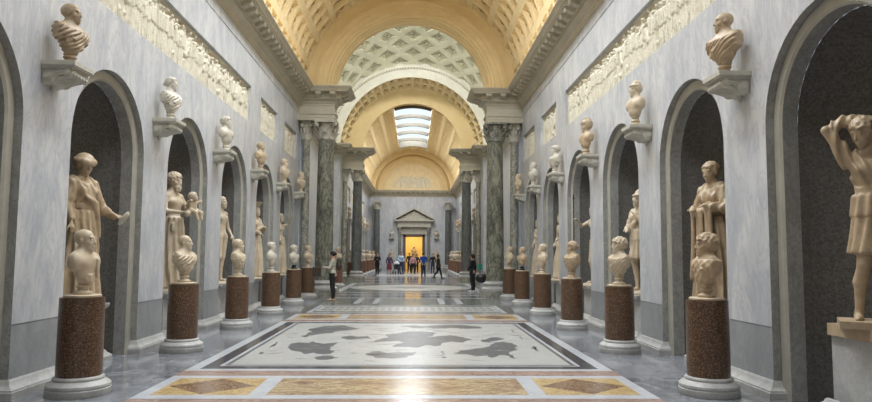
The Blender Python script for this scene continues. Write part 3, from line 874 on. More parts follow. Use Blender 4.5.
def barrel(y0, y1, sky, name, flip=False):
    m = MB(); mp = cyl(4.0); rows = 5; h = (pi/2-R19)/rows
    ny = round((y1-y0)/.80); dy = (y1-y0)/ny
    for r in range(rows):
        for side in (0, 1):
            a0, a1 = (r*h, (r+1)*h) if side == 0 else (pi-(r+1)*h, pi-r*h)
            for j in range(ny):
                coffer(m, mp, a0, a1, y0+j*dy, y0+(j+1)*dy, [(.030, .085, .06), (.046, .125, .12), (.062, .165, .17)], 2, (0, 1), (.066, .185))
    # crown strip with the skylight opening
    for j in range(ny):
        ya, yb = y0+j*dy, y0+(j+1)*dy
        if ya > sky[0]-.3 and yb < sky[1]+.3:
            continue
        for q in range(2): coffer(m, mp, pi/2-R19+q*R19, pi/2+q*R19, ya, yb, [(.05, .11, .07), (.075, .18, .15)], 2, (0, 1), (.075, .13))
    c = m.build(name, ['coffer', 'rosette']); tag(c, kind='structure')
    ys = [y0+j*dy for j in range(ny) if (y0+j*dy > sky[0]-.3 and y0+(j+1)*dy < sky[1]+.3)]; s0, s1 = ys[0], ys[-1]+dy
    w = MB(); zt = ZC+4.0*cos(R19); xh = 4.0*sin(R19)
    for sx in (-1, 1): w.quad((sx*xh, s0, zt), (sx*xh, s1, zt), (sx*xh, s1, zt+.5), (sx*xh, s0, zt+.5))
    for y in (s0, s1):
        for i in range(8):
            a, b = pi/2-R19+2*R19*i/8, pi/2-R19+2*R19*(i+1)/8
            w.quad(mp(a, y), mp(b, y), mp(b, y, .5), mp(a, y, .5))
    n = 5
    for i in range(n+1):      # arched glazing ribs
        y = s0+(s1-s0)*i/n
        for q in range(10):
            a, b = pi/2-R19+2*R19*q/10, pi/2-R19+2*R19*(q+1)/10
            for (ya, yb, da, db) in ((y-.10, y-.10, -.17, .1), (y+.10, y+.10, -.17, .1), (y-.10, y+.10, -.17, -.17)):
                w.quad(mp(a, ya, da), mp(b, ya, da), mp(b, yb, db), mp(a, yb, db))
    wo = w.build('window_2' if flip else 'window_1', 'skyframe'); tag(wo, kind='structure')
    g = MB()
    for i in range(n):
        ya, yb = s0+(s1-s0)*i/n+.12, s0+(s1-s0)*(i+1)/n-.12
        for q in range(10):
            a, b = pi/2-R19+2*R19*q/10, pi/2-R19+2*R19*(q+1)/10
            g.quad(mp(a, ya, .02), mp(b, ya, .02), mp(b, yb, .02), mp(a, yb, .02))
    g.build('skylight_glass', 'glass', wo)
    return s0, s1
SKY1 = barrel(0.0, 24.9, (4.2, 19.8), 'ceiling')
SKY2 = barrel(39.9, 64.8, (45.0, 60.6), 'ceiling_far', True)

def half_ring(m, ra, ya, rb, yb, n=48, zc=ZC):
    A = cyl(ra, 0, zc); B = cyl(rb, 0, zc)
    for i in range(n):
        a, b = pi*i/n, pi*(i+1)/n
        m.quad(A(a, ya), A(b, ya), B(b, yb), B(a, yb))
for f in (False, True):
    fy = mir if f else (lambda y: y)
    m = MB(); pr = [(4.35, 24.9), (3.72, 24.9), (3.70, 24.86), (3.58, 24.84), (3.55, 24.88), (3.42, 24.88), (3.40, 24.92), (3.24, 24.93), (3.20, 24.99), (3.12, 25.0), (3.10, 25.06), (3.02, 25.10), (3.00, 25.22), (2.96, 25.24), (2.95, 25.36), (2.90, 25.40), (2.88, 25.62), (3.76, 25.62)]
    for (ra, ya), (rb, yb) in zip(pr, pr[1:]): half_ring(m, ra, fy(ya), rb, fy(yb), 64)
    for sx in (-1, 1): m.box(sx*2.95, sx*4.2, fy(24.95), fy(25.6), 7.6, 7.72)
    tag(m.build('ceiling_arch_'+('far' if f else 'near'), 'vault', None, True, 25), kind='structure')
    # wide coffered arch towards the crossing
    m = MB(); n = 26
    def mp(a, y, dr=0, f=f):
        t = (27.0-(mir(y) if f else y))/1.38; r = 4.1-.35*t+dr
        return (r*cos(a), y, ZC+r*sin(a))
    for i in range(n):
        ys = sorted((fy(25.62), fy(27.0)))
        for q in range(2):
            yy0 = ys[0]+(ys[1]-ys[0])*(q)/2; yy1 = yy0+(ys[1]-ys[0])/2
            coffer(m, mp, pi*i/n, pi*(i+1)/n, yy0, yy1, [(.016, .07, .12), (.030, .13, .2)], 1, (0, 1), (.035, .13))
    tag(m.build('ceiling_coffered_arch_'+('far' if f else 'near'), ['coffer', 'rosette']), kind='structure')
    m = MB(); pr = [(4.1, 27.0), (4.1, 27.04), (4.32, 27.05), (4.33, 27.02), (4.58, 27.02), (4.60, 27.06), (4.70, 27.08), (4.76, 27.03), (4.85, 27.03), (4.85, 26.98), (6.2, 26.98)]
    for (ra, ya), (rb, yb) in zip(pr, pr[1:]): half_ring(m, ra, fy(ya), rb, fy(yb), 64)
    a = m.build('ceiling_arch_ring_'+('far' if f else 'near'), 'archwhite', None, True, 25); tag(a, kind='structure')
    bd = MB(); N = 90
    for i in range(N):
        t = pi*(i+.5)/N; c = cyl(4.65)(t, fy(27.085)); bd.tube((c[0], fy(27.05), c[2]), (c[0], fy(27.12), c[2]), .05, .03, 6)
    tag(bd.build('bead_row', 'domedark', a), kind='stuff')
# crossing dome with a diagonal net of square coffers
def dome():
    Rd = sqrt(5.4**2+4.85**2); st = .142; m = MB(); e1 = Vector((1, 1, 0))/sqrt(2); e2 = Vector((-1, 1, 0))/sqrt(2); ez = Vector((0, 0, 1))
    def mp(u, v, dr=0):
        a, b = math.tan(u), math.tan(v); q = (e1*a+e2*b+ez).normalized()*(Rd+dr); return (q.x, YC+q.y, ZC+q.z)
    N = 12; w = st
    for i in range(-N, N+1):
        for j in range(-N, N+1):
            u, v = i*w, j*w
            if abs(u) > 1.5 or abs(v) > 1.5: continue
            c = Vector(mp(u, v))-Vector((0, YC, ZC))
            if c.z < .05 or abs(c.x) > 5.6 or abs(c.y) > 6.1: continue
            if math.acos(min(1, c.z/Rd)) < .27: continue
            coffer(m, mp, u-w/2, u+w/2, v-w/2, v+w/2, [(w*.17, w*.17, .06), (w*.24, w*.24, .12), (w*.30, w*.30, .07), (w*.33, w*.33, .13)], 1, (0, 1), (w*.12, w*.12))
    o = m.build('ceiling_dome', ['dome', 'domedark']); tag(o, kind='structure')
    import bmesh
    bm = bmesh.new(); bm.from_mesh(o.data)
    for co, no in (((0, 26.99, 0), (0, -1, 0)), ((0, 37.81, 0), (0, 1, 0)), ((-4.92, 0, 0), (-1, 0, 0)), ((4.92, 0, 0), (1, 0, 0))):
        bmesh.ops.bisect_plane(bm, geom=bm.verts[:]+bm.edges[:]+bm.faces[:], plane_co=co, plane_no=no, clear_outer=True)
    bm.to_mesh(o.data); bm.free()
    ml = MB(); pr = []
    r0 = Rd*sin(.36); z0 = ZC+Rd*cos(.36)
    ml.lathe([(r0+.25, z0-.10), (r0, z0-.06), (r0-.25, z0), (r0-.3, z0+1.2)], 40, (0, YC), False)
    tag(ml.build('ceiling_oculus', 'archwhite', None, True, 40), kind='structure')
dome()

# ------------------------------------------------------------------ floor
fl = MB(); fl.box(-6.2, 6.2, -1.2, 69.5, -.2, 0); FLOOR = fl.build('floor', 'floor'); tag(FLOOR, kind='structure')
_lv = [0.0012]
def inlay(name, mat, *rects, z=.0012, polys=()):
    m = MB()
    for x0, x1, y0, y1 in rects: m.box(x0, x1, y0, y1, -.01, z)
    for p in polys:
        n = len(p); m.add([(x, y, z) for x, y in p]+[(x, y, -.01) for x, y in p], [tuple(range(n))]+[(i, (i+1) % n, n+(i+1) % n, n+i) for i in range(n)])
    return m.build(name, mat, FLOOR)
def carpet(y0, y1):      # mosaic field with its borders
    Y0, Y3 = y0, y1
    inlay('mosaic_border', 'f_white', (-2.95, 2.95, Y0, Y3))
    inlay('mosaic_dark_band', 'f_dark', (-2.78, 2.78, Y0+.15, Y3-.15), z=.0024)
    inlay('mosaic_light_band', 'f_white', (-2.58, 2.58, Y0+.36, Y3-.36), z=.0036)
    inlay('mosaic_thin_band', 'mosaicdark', (-2.52, 2.52, Y0+.41, Y3-.41), z=.0048)
    inlay('mosaic_field', 'mosaic', (-2.46, 2.46, Y0+.47, Y3-.47), z=.006)
def panel_row(y0, y1, alt=False):
    inlay('panel_row_frame', 'f_white', (-2.95, 2.95, y0, y1))
    a, b = y0+.19, y1-.18
    inlay('yellow_marble_panel', 'f_yellow', (-2.80, -1.70, a, b), (1.70, 2.80, a, b), z=.0024)
    inlay('breccia_panel', 'f_mix', (-1.50, 1.50, a, b), z=.0024)
    c = (a+b)/2
    inlay('lozenge', 'f_brown', z=.0036, polys=[[(s*2.25-.52, c), (s*2.25, a+.04), (s*2.25+.52, c), (s*2.25, b-.04)] for s in (-1, 1)])
for yy in (1.2,):
    carpet(-.3, 5.6)
inlay('red_marble_band', 'f_red', (-2.95, 2.95, 5.65, 7.55), (-2.95, 2.95, 8.95, 9.33))
panel_row(7.56, 8.95)
carpet(9.33, 16.02)
inlay('red_marble_band', 'f_red', (-2.95, 2.95, 16.02, 16.45), (-2.95, 2.95, 18.0, 18.2))
panel_row(16.45, 18.0)
# guilloche band
inlay('grey_marble_band', 'f_green', (-2.95, 2.95, 18.2, 21.6))
inlay('white_marble_strip', 'f_white', (-2.75, 2.75, 18.4, 18.55), (-2.75, 2.75, 20.95, 21.1), (-2.75, -2.62, 18.55, 20.95), (2.62, 2.75, 18.55, 20.95), z=.0024)
inlay('mosaic_band', 'mosaic', (-2.6, 2.6, 18.9, 20.6), z=.0024)
g = []
for i in range(24):
    x = -2.4+i*.209
    for (cy_, rr) in ((19.4, .10), (20.1, .10)):
        g.append([(x+rr*cos(t*pi/5)*.8, cy_+rr*1.8*sin(t*pi/5)) for t in range(10)])
inlay('guilloche_pattern', 'mosaicdark', z=.0036, polys=g)
inlay('green_marble_panel', 'f_green', (-2.9, -1.9, 21.8, 24.3), (1.9, 2.9, 21.8, 24.3), (-.9, .9, 21.8, 24.3))
inlay('white_marble_strip', 'f_white', (-2.9, 2.9, 24.5, 24.75), (-1.8, -1.6, 21.8, 24.3), (1.6, 1.8, 21.8, 24.3), (-1.2, -1.0, 21.8, 24.3), (1.0, 1.2, 21.8, 24.3), (-2.9, 2.9, 26.3, 26.6))
inlay('crossing_ground', 'f_green', (-3.4, 3.4, 27.6, 37.2))
inlay('crossing_white_strip', 'f_white', (-3.2, 3.2, 27.9, 28.2), (-3.2, 3.2, 36.6, 36.9), (-3.2, -2.9, 28.2, 36.6), (2.9, 3.2, 28.2, 36.6), z=.0024)
inlay('crossing_white_ring', 'f_white', z=.0036, polys=[[(2.9*cos(t*pi/20), YC+2.9*sin(t*pi/20)) for t in range(40)]])
inlay('crossing_round_mosaic', 'mosaic', z=.0048, polys=[[(2.5*cos(t*pi/20), YC+2.5*sin(t*pi/20)) for t in range(40)]])
inlay('crossing_round_centre', 'mosaicdark', z=.006, polys=[[(1.2*cos(t*pi/8+.2)*(1 if t % 2 else .55), YC+1.2*sin(t*pi/8+.2)*(1 if t % 2 else .55)) for t in range(16)]])
inlay('white_marble_strip', 'f_white', (-2.9, 2.9, 38.2, 38.5), (-2.9, 2.9, 40.4, 41.0), (-2.9, 2.9, 43.4, 43.8), (-2.9, 2.9, 46.2, 46.8), (-2.9, 2.9, 56.5, 57.2), (-2.9, 2.9, 60.0, 61.0))
inlay('mosaic_strip', 'mosaic', (-2.6, 2.6, 48.6, 55.2))
MON = [[(-1.99,11.66),(-1.91,12.2),(-1.68,12.13),(-1.69,12.4),(-1.44,12.02),(-1.15,12.29),(-1.22,11.85),(-1.28,11.64),(-1.13,11.12),(-1.15,10.87),(-1.27,10.78),(-1.43,10.99),(-1.56,10.81),(-1.72,11.11),(-1.87,11.29)],[(-2.01,13.22),(-1.95,13.55),(-1.9,13.93),(-2.04,14.44),(-1.85,15.0),(-1.37,15.13),(-0.99,14.47),(-1.21,14.15),(-1.42,13.94),(-1.44,13.65),(-1.65,13.55),(-1.81,13.32),(-1.91,12.97)],[(-1.35,10.44),(-1.25,10.64),(-1.13,10.67),(-0.96,10.47),(-1.08,10.3),(-1.24,10.25)],[(-0.39,13.49),(-0.17,13.59),(0.05,13.98),(0.34,13.99),(0.64,13.75),(0.44,13.06),(0.69,13.24),(0.89,13.38),(1.09,13.08),(1.29,12.74),(1.08,12.26),(0.89,12.41),(0.67,12.18),(0.56,11.77),(0.37,11.98),(0.22,11.59),(0.03,11.66),(-0.17,11.69),(0.02,12.24),(-0.14,12.47),(-0.34,12.39),(-0.68,12.23),(-0.5,12.62),(-0.31,12.96)],[(-0.59,10.88),(-0.51,11.12),(-0.42,11.16),(-0.26,10.94),(-0.1,11.07),(0.22,11.04),(0.17,10.74),(0.04,10.68),(0.09,10.54),(-0.17,10.37),(-0.43,10.45)],[(-0.14,14.99),(0.17,15.18),(0.35,14.95),(0.8,15.26),(1.12,15.33),(1.6,14.99),(1.65,14.6),(1.31,14.48),(1.02,14.69),(0.65,14.52),(0.48,14.79),(0.17,14.61)],[(-1.21,12.94),(-1.08,13.25),(-0.91,13.07),(-0.7,13.17),(-0.62,12.82),(-0.88,12.74),(-1.07,12.61)],[(0.82,10.96),(0.98,11.27),(1.19,11.47),(1.39,11.61),(1.52,11.9),(1.67,12.27),(1.84,12.43),(1.96,12.2),(1.99,11.76),(1.93,11.35),(1.8,11.16),(1.73,10.97),(1.75,10.73),(1.75,10.39),(1.67,10.53),(1.64,10.79),(1.52,10.73),(1.4,10.44),(1.34,10.73),(1.15,10.61),(1.04,10.84)],[(1.45,12.66),(1.65,13.0),(1.82,13.05),(1.9,12.84),(1.7,12.51),(1.56,12.27),(1.47,12.34)],[(2.27,11.8),(2.3,11.8),(2.26,11.2),(2.23,11.2)],[(2.23,13.1),(2.27,13.15),(2.25,12.76),(2.21,12.72)],[(2.24,14.3),(2.27,14.35),(2.24,13.79),(2.2,13.74)],[(-2.32,10.91),(-2.29,11.04),(-2.23,10.95),(-2.25,10.77)],[(-2.29,11.65),(-2.32,12.35),(-2.28,12.08),(-2.26,11.62)],[(0.63,11.2),(0.67,11.14),(0.62,10.66),(0.69,10.49),(0.62,10.43),(0.6,10.72)]]
def rough_edge(poly, seed):
    rr = random.Random(seed); q = poly
    for lv, am in ((0, .16), (1, .16), (2, .14)):
        out = []
        for (a, b), (c, d) in zip(q, q[1:]+q[:1]):
            L = hypot(c-a, d-b); o = rr.uniform(-am, am)*L; nx, ny = (-(d-b)/max(L, 1e-6), (c-a)/max(L, 1e-6))
            out += [(a, b), ((a+c)/2+nx*o, (b+d)/2+ny*o)]
        q = out
    return q
def speck(seed, n, x0, x1, y0, y1):
    rr = random.Random(seed); out = []
    for i in range(n):
        x, y, L, a = rr.uniform(x0, x1), rr.uniform(y0, y1), rr.uniform(.08, .35), rr.uniform(-.5, .5)
        out.append([(x, y), (x+L*.5*cos(a), y+L*.5*sin(a)-.02), (x+L*cos(a), y+L*sin(a)), (x+L*.5*cos(a), y+L*.5*sin(a)+.02)])
    return out
MON2 = [rough_edge(q, i) for i, q in enumerate(MON)]
inlay('sea_monster_mosaic', 'mosaicdark', z=.0072, polys=MON2+speck(5, 60, -2.3, 2.3, 10.0, 15.3))
inlay('monster_pale_lines', 'mosaic', z=.0084, polys=speck(8, 70, -2.2, 2.2, 10.4, 14.8))  # pale tesserae slivers, part of the mosaic's own pattern
inlay('sea_monster_mosaic', 'mosaicdark', z=.0072, polys=[[(-x, y-7.2) for x, y in q] for q in MON2 if max(b for a, b in q) < 12.6])
# ------------------------------------------------------------------ columns
def capital_mesh(r, h):
    m = MB()
    m.lathe([(r*1.02, 0), (r*1.10, .02*h), (r*1.10, .05*h), (r*.92, .07*h), (r*.92, .45*h), (r*.98, .75*h), (r*1.15, .88*h)], 24)
    def leaf(a, z0, z1, w, out, curl):
        n = 6; L = []; Rr = []; ca, sa = cos(a), sin(a)
        vs = []
        for i in range(n+1):
            t = i/n; z = z0+(z1-z0)*min(1, t*1.12)-(0 if t < .9 else .05*h); rr = r*1.02+out*t**2.2+.012; ww = w*(1-.5*t**2)*(1+.18*(i % 2))
            for q, bulge in ((-1, 0), (0, .025), (1, 0)):
                for th in (0, .02):
                    R2 = rr+bulge+th; vs.append((R2*ca-q*ww*sa, R2*sa+q*ww*ca, z))
        fs = []
        for i in range(n):
            b = i*6
            for (p, q) in ((1, 3), (3, 5), (4, 2), (2, 0), (0, 1), (5, 4)): fs.append((b+p, b+q, b+6+q, b+6+p))
        fs.append((n*6, n*6+1, n*6+3, n*6+5, n*6+4, n*6+2))
        m.add(vs, fs)
    for i in range(8): leaf(2*pi*i/8, .05*h, .42*h, r*.33, r*.62, 1)
    for i in range(8): leaf(2*pi*(i+.5)/8, .08*h, .68*h, r*.33, r*.78, 1)
    for i in range(4):      # corner volutes
        a = pi/4+pi/2*i; R = r*1.62; c = Vector((cos(a)*R, sin(a)*R, .80*h)); t = Vector((-sin(a), cos(a), 0))
        m.tube(c-t*.05, c+t*.05, .12*h, .12*h, 14); m.tube(c-t*.065, c+t*.065, .055*h, .055*h, 10)
        m.tube((cos(a)*r*1.1, sin(a)*r*1.1, .5*h), c+Vector((0, 0, .06*h)), .03*h, .04*h, 8)
        b = i*pi/2; m.tube((cos(b)*r*1.35, sin(b)*r*1.35, .93*h), (cos(b)*r*1.6, sin(b)*r*1.6, .93*h), .07*h, .05*h, 10)
    pts = []
    for i in range(4):      # concave abacus
        a0 = pi/4+pi/2*i
        for q in range(7):
            t = q/6; a = a0+pi/2*t; k = 1.0-.26*sin(pi*t); pts.append((r*1.95*k*cos(a)*1.0, r*1.95*k*sin(a)))
    slab_poly(m, pts, .90*h, 1.0*h)
    return m
def make_column(r, zc0, zc1, shaft, square=False, base=(.25, .62)):
    root = empty('column')
    b = MB(); w = r*1.62;     bh = base[1]-base[0]
    tor = [(r*1.52, 0), (r*1.58, .12), (r*1.56, .25), (r*1.38, .33), (r*1.22, .42), (r*1.2, .55), (r*1.30, .62), (r*1.36, .72), (r*1.30, .82), (r*1.12, .88), (r*1.08, 1.0)]
    b.lathe([(a, base[0]+c*bh) for a, c in tor], 36)
    bo = b.build('base', 'base', root, True, 35)
    pb = MB(); pb.box(-w, w, -w, w, 0, base[0]); pb.build('plinth_block', 'cipollino', bo)
    s = MB(); H = zc0-base[1]
    s.lathe([(r*1.06, base[1]), (r*1.0, base[1]+.1)]+[(r*(1-.13*(i/10)**1.8), base[1]+.1+(H-.2)*i/10) for i in range(1, 11)]+[(r*.93, zc0)], 40)
    s.build('shaft', shaft, root, True, 40)
    c = capital_mesh(r*.88, zc1-zc0).build('capital', 'capital', root, True, 40); c.location = (0, 0, zc0)
    return root
col0 = make_column(.335, 5.88, 6.62, 'cipgreen'); col0.location = (-3.22, 25.26, 0)
tag(col0, 'tall veined grey-green marble column left of the hall, behind the standing woman', 'column', 'monumental marble columns')
c = copy_tree(col0); c.location = (3.24, 25.26, 0); c.rotation_euler = (0, 0, 2.0*0); c.children[1].data = c.children[1].data.copy(); c.children[1].data.materials[0] = M['cipollino']
tag(c, 'tall buff-grey wavy marble column right of the hall, nearer of the right pair', 'column', 'monumental marble columns')
cd = make_column(.30, 5.88, 6.62, 'cipdark'); cd.location = (-3.22, 39.54, 0)
tag(cd, 'dark marble column on the left at the far side of the crossing', 'column', 'monumental marble columns')
c = copy_tree(cd); c.location = (3.26, 39.54, 0); tag(c, 'dark marble column on the right at the far side of the crossing', 'column', 'monumental marble columns')
for s, nm in ((-1, 'left'), (1, 'right')):
    c = copy_tree(cd); c.location = (s*3.42, 64.1, 0); tag(c, 'dark marble column in the %s corner of the end wall' % nm, 'column', 'monumental marble columns')
pil = make_column(.15, 5.88, 6.62, 'cipollino', base=(.25, .55)); pil.name = 'pilaster_column'; pil.location = (-3.97, 25.3, 0)
tag(pil, 'slim engaged column against the left wall beside the near left column', 'column', 'slim wall columns')
for s, y, t in ((1, 25.3, 'slim engaged column against the right wall beside the near right column'), (-1, 39.5, 'slim engaged column against the left wall beside the far left column'), (1, 39.5, 'slim engaged column against the right wall beside the far right column')):
    c = copy_tree(pil); c.location = (s*3.97, y, 0); tag(c, t, 'column', 'slim wall columns')

# ------------------------------------------------------------------ drum pedestals
def make_pedestal(mat):
    root = empty('drum_pedestal')
    d = MB(); d.lathe([(.240, .21), (.241, .3), (.238, .9), (.236, 1.085)], 40); d.build('drum', mat, root, True, 40)
    b = MB(); b.lathe([(.335, 0), (.34, .01), (.34, .075), (.328, .085), (.337, .10), (.334, .125), (.31, .145), (.28, .16), (.266, .17), (.27, .185), (.265, .20), (.25, .212)], 44); b.build('base', 'base', root, True, 35)
    t = MB(); t.lathe([(.19, 1.085), (.20, 1.092), (.20, 1.11), (.19, 1.118)], 32); t.build('top_slab', 'cream', root, True, 40)
    return root
ped0 = make_pedestal('porphyry'); pedf = make_pedestal('porphyry_far')
bust_desc_L = ['bald bare-chested bust with cloth over one shoulder', 'small bald bust in a toga', 'short-haired bust in a draped cloak', 'bare-chested short-haired bust', 'pale bust on a black foot', 'pale bust just before the column']
bust_desc_R = ['curly-haired bust in a cuirass', 'thick curly-haired bust in a toga', 'short-haired bust on a tall pale foot', 'bare-chested turned bust', 'pale bust on a black foot', 'pale bust just before the column']
place = ['nearest', 'second nearest', 'third nearest', 'fourth', 'fifth', 'sixth and farthest']
first = True
PY = [7.81+3.365*k for k in range(5)]+[24.12]
for s, sn, desc in ((-1, 'left', bust_desc_L), (1, 'right', bust_desc_R)):
    for k, y in enumerate(PY):
        o = ped0 if first else copy_tree(ped0); first = False
        o.location = (s*3.62, y, 0); o.rotation_euler = (0, 0, k*1.3)
        tag(o, f'{sn} row: brown drum pedestal under the {desc[k]}', 'pedestal', 'stone drum pedestals')
PYF = [mir(y) for y in PY]
firstf = True
ordf = ['first', 'second', 'third', 'fourth', 'fifth', 'last']
for s, sn in ((-1, 'left'), (1, 'right')):
    for k, y in enumerate([PYF[5]]+PYF[4::-1]+[mir(4.45), mir(1.9)]):
        nm_ = (ordf[:5]+['sixth', 'seventh', 'last'])[k]
        o = pedf if firstf else copy_tree(pedf); firstf = False
        o.location = (s*3.62, y, 0)
        tag(o, f'red-brown drum pedestal in the far hall, {nm_} behind the far {sn} column', 'pedestal', 'drum pedestals in the far hall')
o = copy_tree(pedf); o.location = (-3.5, 32.4, 0); tag(o, 'drum pedestal in the crossing on the left, behind the standing woman', 'pedestal', 'stone drum pedestals')

# ------------------------------------------------------------------ busts
def FL(turn=0): return radians(-90-turn)
def FR_(turn=0): return radians(90+turn)
B_L = [(dict(hair='bald', style='drape', yaw=.22, s=.262, seed=1, scale=.95), 'cream', .010, False, 12, 'bald bare-chested marble bust with cloth over one shoulder on the nearest left drum pedestal'),
       (dict(hair='bald', style='toga', yaw=.35, s=.245, seed=2), 'cream', .012, False, 18, 'small balding marble bust in a toga on the second left drum pedestal'),
       (dict(hair='crop', style='toga', yaw=.3, s=.25, seed=3), 'cream', .013, False, 6, 'short-haired marble bust in a cloak on the third left drum pedestal'),
       (dict(hair='short', style='nude', yaw=.3, s=.25, seed=4), 'pale', .014, False, 10, 'bare-chested marble bust on the fourth left drum pedestal'),
       (dict(hair='curly', style='nude', yaw=.3, s=.25, seed=5, scale=.95), 'pale', .014, True, 25, 'pale marble bust on a black foot on the fifth left drum pedestal'),
       (dict(hair='short', style='drape', yaw=.3, s=.25, seed=6), 'cream', .014, False, 25, 'cream marble bust on the left drum pedestal just before the column')]
B_R = [(dict(hair='curly', style='cuirass', yaw=-.4, s=.262, seed=7, scale=.94), 'tan', .010, False, 8, 'curly-haired tan marble bust in a cuirass on the nearest right drum pedestal'),
       (dict(hair='curly', style='toga', yaw=-.4, s=.25, seed=8), 'cream', .011, False, 18, 'thick curly-haired cream bust in a toga on the second right drum pedestal'),
       (dict(hair='curly', style='toga', yaw=-.2, s=.24, seed=9), 'tan', .012, False, 18, 'short-haired marble bust on the third right drum pedestal'),
       (dict(hair='short', style='nude', yaw=-.3, s=.25, seed=10), 'cream', .013, False, 12, 'bare-chested turned marble bust on the fourth right drum pedestal'),
       (dict(hair='crop', style='nude', yaw=-.3, s=.25, seed=11, scale=.95), 'tan', .014, True, 25, 'tan marble bust on a black foot on the fifth right drum pedestal'),
       (dict(hair='short', style='drape', yaw=-.3, s=.25, seed=12), 'cream', .014, False, 25, 'cream marble bust on the right drum pedestal just before the column')]
ZP = 1.118
SRC = []
for s, LST in ((-1, B_L), (1, B_R)):
    for k, (sp, mat, res, dk, turn, lab) in enumerate(LST):
        o = make_bust(sp, mat, (s*3.62, PY[k], ZP), FL(turn) if s < 0 else FR_(turn), res, dk)
        tag(o, lab, 'bust', 'busts on the drum pedestals'); SRC.append(o)
W_L = [(dict(hair='crop', style='toga', yaw=.35, s=.24, seed=21, scale=.98), 'brown', .010, 'dark brown bust of a close-cropped man in a toga on the nearest left wall bracket'),
       (dict(hair='bun', style='toga', yaw=.0, s=.23, female=True, seed=22, scale=.98), 'pale', .012, 'pale draped bust with bound hair on the second left wall bracket'),
       (dict(hair='curly', style='nude', yaw=.05, s=.25, seed=23, scale=.98), 'pale', .014, 'thick-haired bare-chested bust on the third left wall bracket'),
       (dict(hair='crop', style='nude', yaw=.05, s=.24, seed=24, scale=.98), 'tan', .014, 'cropped tan bust with bare shoulders on the fourth left wall bracket'),
       (dict(hair='curly', style='toga', yaw=.0, s=.25, seed=25, scale=.98), 'cream', .015, 'turned cream bust on the fifth left wall bracket'),
       (dict(hair='short', style='tunic', yaw=.0, s=.25, seed=26, scale=.98), 'cream', .015, 'small cream bust on the left wall bracket beside the column')]
W_R = [(dict(hair='bald', style='toga', yaw=-.55, s=.235, seed=31, scale=1.05), 'tan', .010, 'bald bust in a draped toga on the nearest right wall bracket'),
       (dict(hair='tall', style='nude', yaw=-.1, s=.23, female=True, seed=32, scale=1.0), 'cream', .011, 'bust of a woman with high piled hair on the second right wall bracket'),
       (dict(hair='helmet', style='nude', yaw=-.2, s=.24, seed=33, scale=1.0), 'tan', .012, 'helmeted bust with a brown chest on the third right wall bracket'),
       (dict(hair='curly', style='toga', yaw=-.1, s=.25, seed=34, scale=.98), 'pale', .014, 'wild-haired pale bust in a toga on the fourth right wall bracket'),
       (dict(hair='short', style='toga', yaw=-.1, s=.25, seed=35, scale=.98), 'pale', .015, 'pale draped bust on the fifth right wall bracket'),
       (dict(hair='short', style='nude', yaw=-.1, s=.25, seed=36, scale=.98), 'cream', .015, 'small cream bust on the right wall bracket beside the column')]
def make_bracket():
    root = empty('wall_bracket')
    m = MB(); 
    for y1, x1, z0, z1 in ((.40, .235, -.055, 0), (.385, .222, -.075, -.055), (.35, .205, -.095, -.075)): m.box(-x1, x1, 0, y1, z0, z1)
    m.build('shelf', 'bracket', root)
    c = MB(); pr = [(0, -.095), (.34, -.095), (.365, -.12), (.36, -.155), (.33, -.18), (.285, -.18), (.25, -.16), (.21, -.165), (.17, -.195), (.13, -.235), (.09, -.255), (.04, -.255), (0, -.27)]
    n = len(pr); w = .185
    c.add([(-w, y, z) for y, z in pr]+[(w, y, z) for y, z in pr], [tuple(range(n)), tuple(reversed(range(n, 2*n)))]+[(i, n+i, n+(i+1) % n, (i+1) % n) for i in range(n)])
    for sx in (-1, 1):
        for (y, z, r) in ((.305, -.142, .056), (.085, -.185, .078)):
            for q, rr in ((0, 1), (.012, .72), (.024, .42)): c.tube((sx*(w-.02), y, z), (sx*(w+.018+q), y, z), r*rr, r*rr*.92, 18)
        c.tube((sx*(w-.01), .26, -.11), (sx*(w-.01), .10, -.14), .022, .02, 8)
    for i in range(-2, 3): c.tube((i*.07, .06, -.235), (i*.075, .29, -.17), .03, .032, 8)
    for i in range(-2, 3): c.tube((i*.075, .29, -.17), (i*.07, .365, -.15), .034, .018, 8)
    c.tube((0, .03, -.24), (0, .04, -.31), .028, .02, 8); c.tube((0, .04, -.31), (0, .04, -.34), .03, .012, 8)
    c.build('scroll', 'bracket', root, True, 50)
    return root
br0 = make_bracket(); firstb = True
ZB = 3.86
WY = [8.07+3.365*k for k in range(5)]+[24.68]
for s, sn, LST in ((-1, 'left', W_L), (1, 'right', W_R)):
    for k, (sp, mat, res, lab) in enumerate(LST):
        o = br0 if firstb else copy_tree(br0); firstb = False
        o.location = (s*WX, WY[k], ZB); o.rotation_euler = (0, 0, FL() if s < 0 else FR_())
        short = lab.split(' on the ')[0]
        tag(o, f'{sn} wall bracket under the {short}', 'bracket', 'carved wall brackets')
        b = make_bust(sp, mat, (s*(WX-.22), WY[k], ZB), FL(18) if s < 0 else FR_(18), res)
        tag(b, lab, 'bust', 'busts on the wall brackets'); SRC.append(b)
WYF = [mir(24.68)]+[mir(8.07+3.365*k) for k in (4, 3, 2, 1, 0, -1)]
nth = ['first', 'second', 'third', 'fourth', 'fifth', 'sixth', 'last']
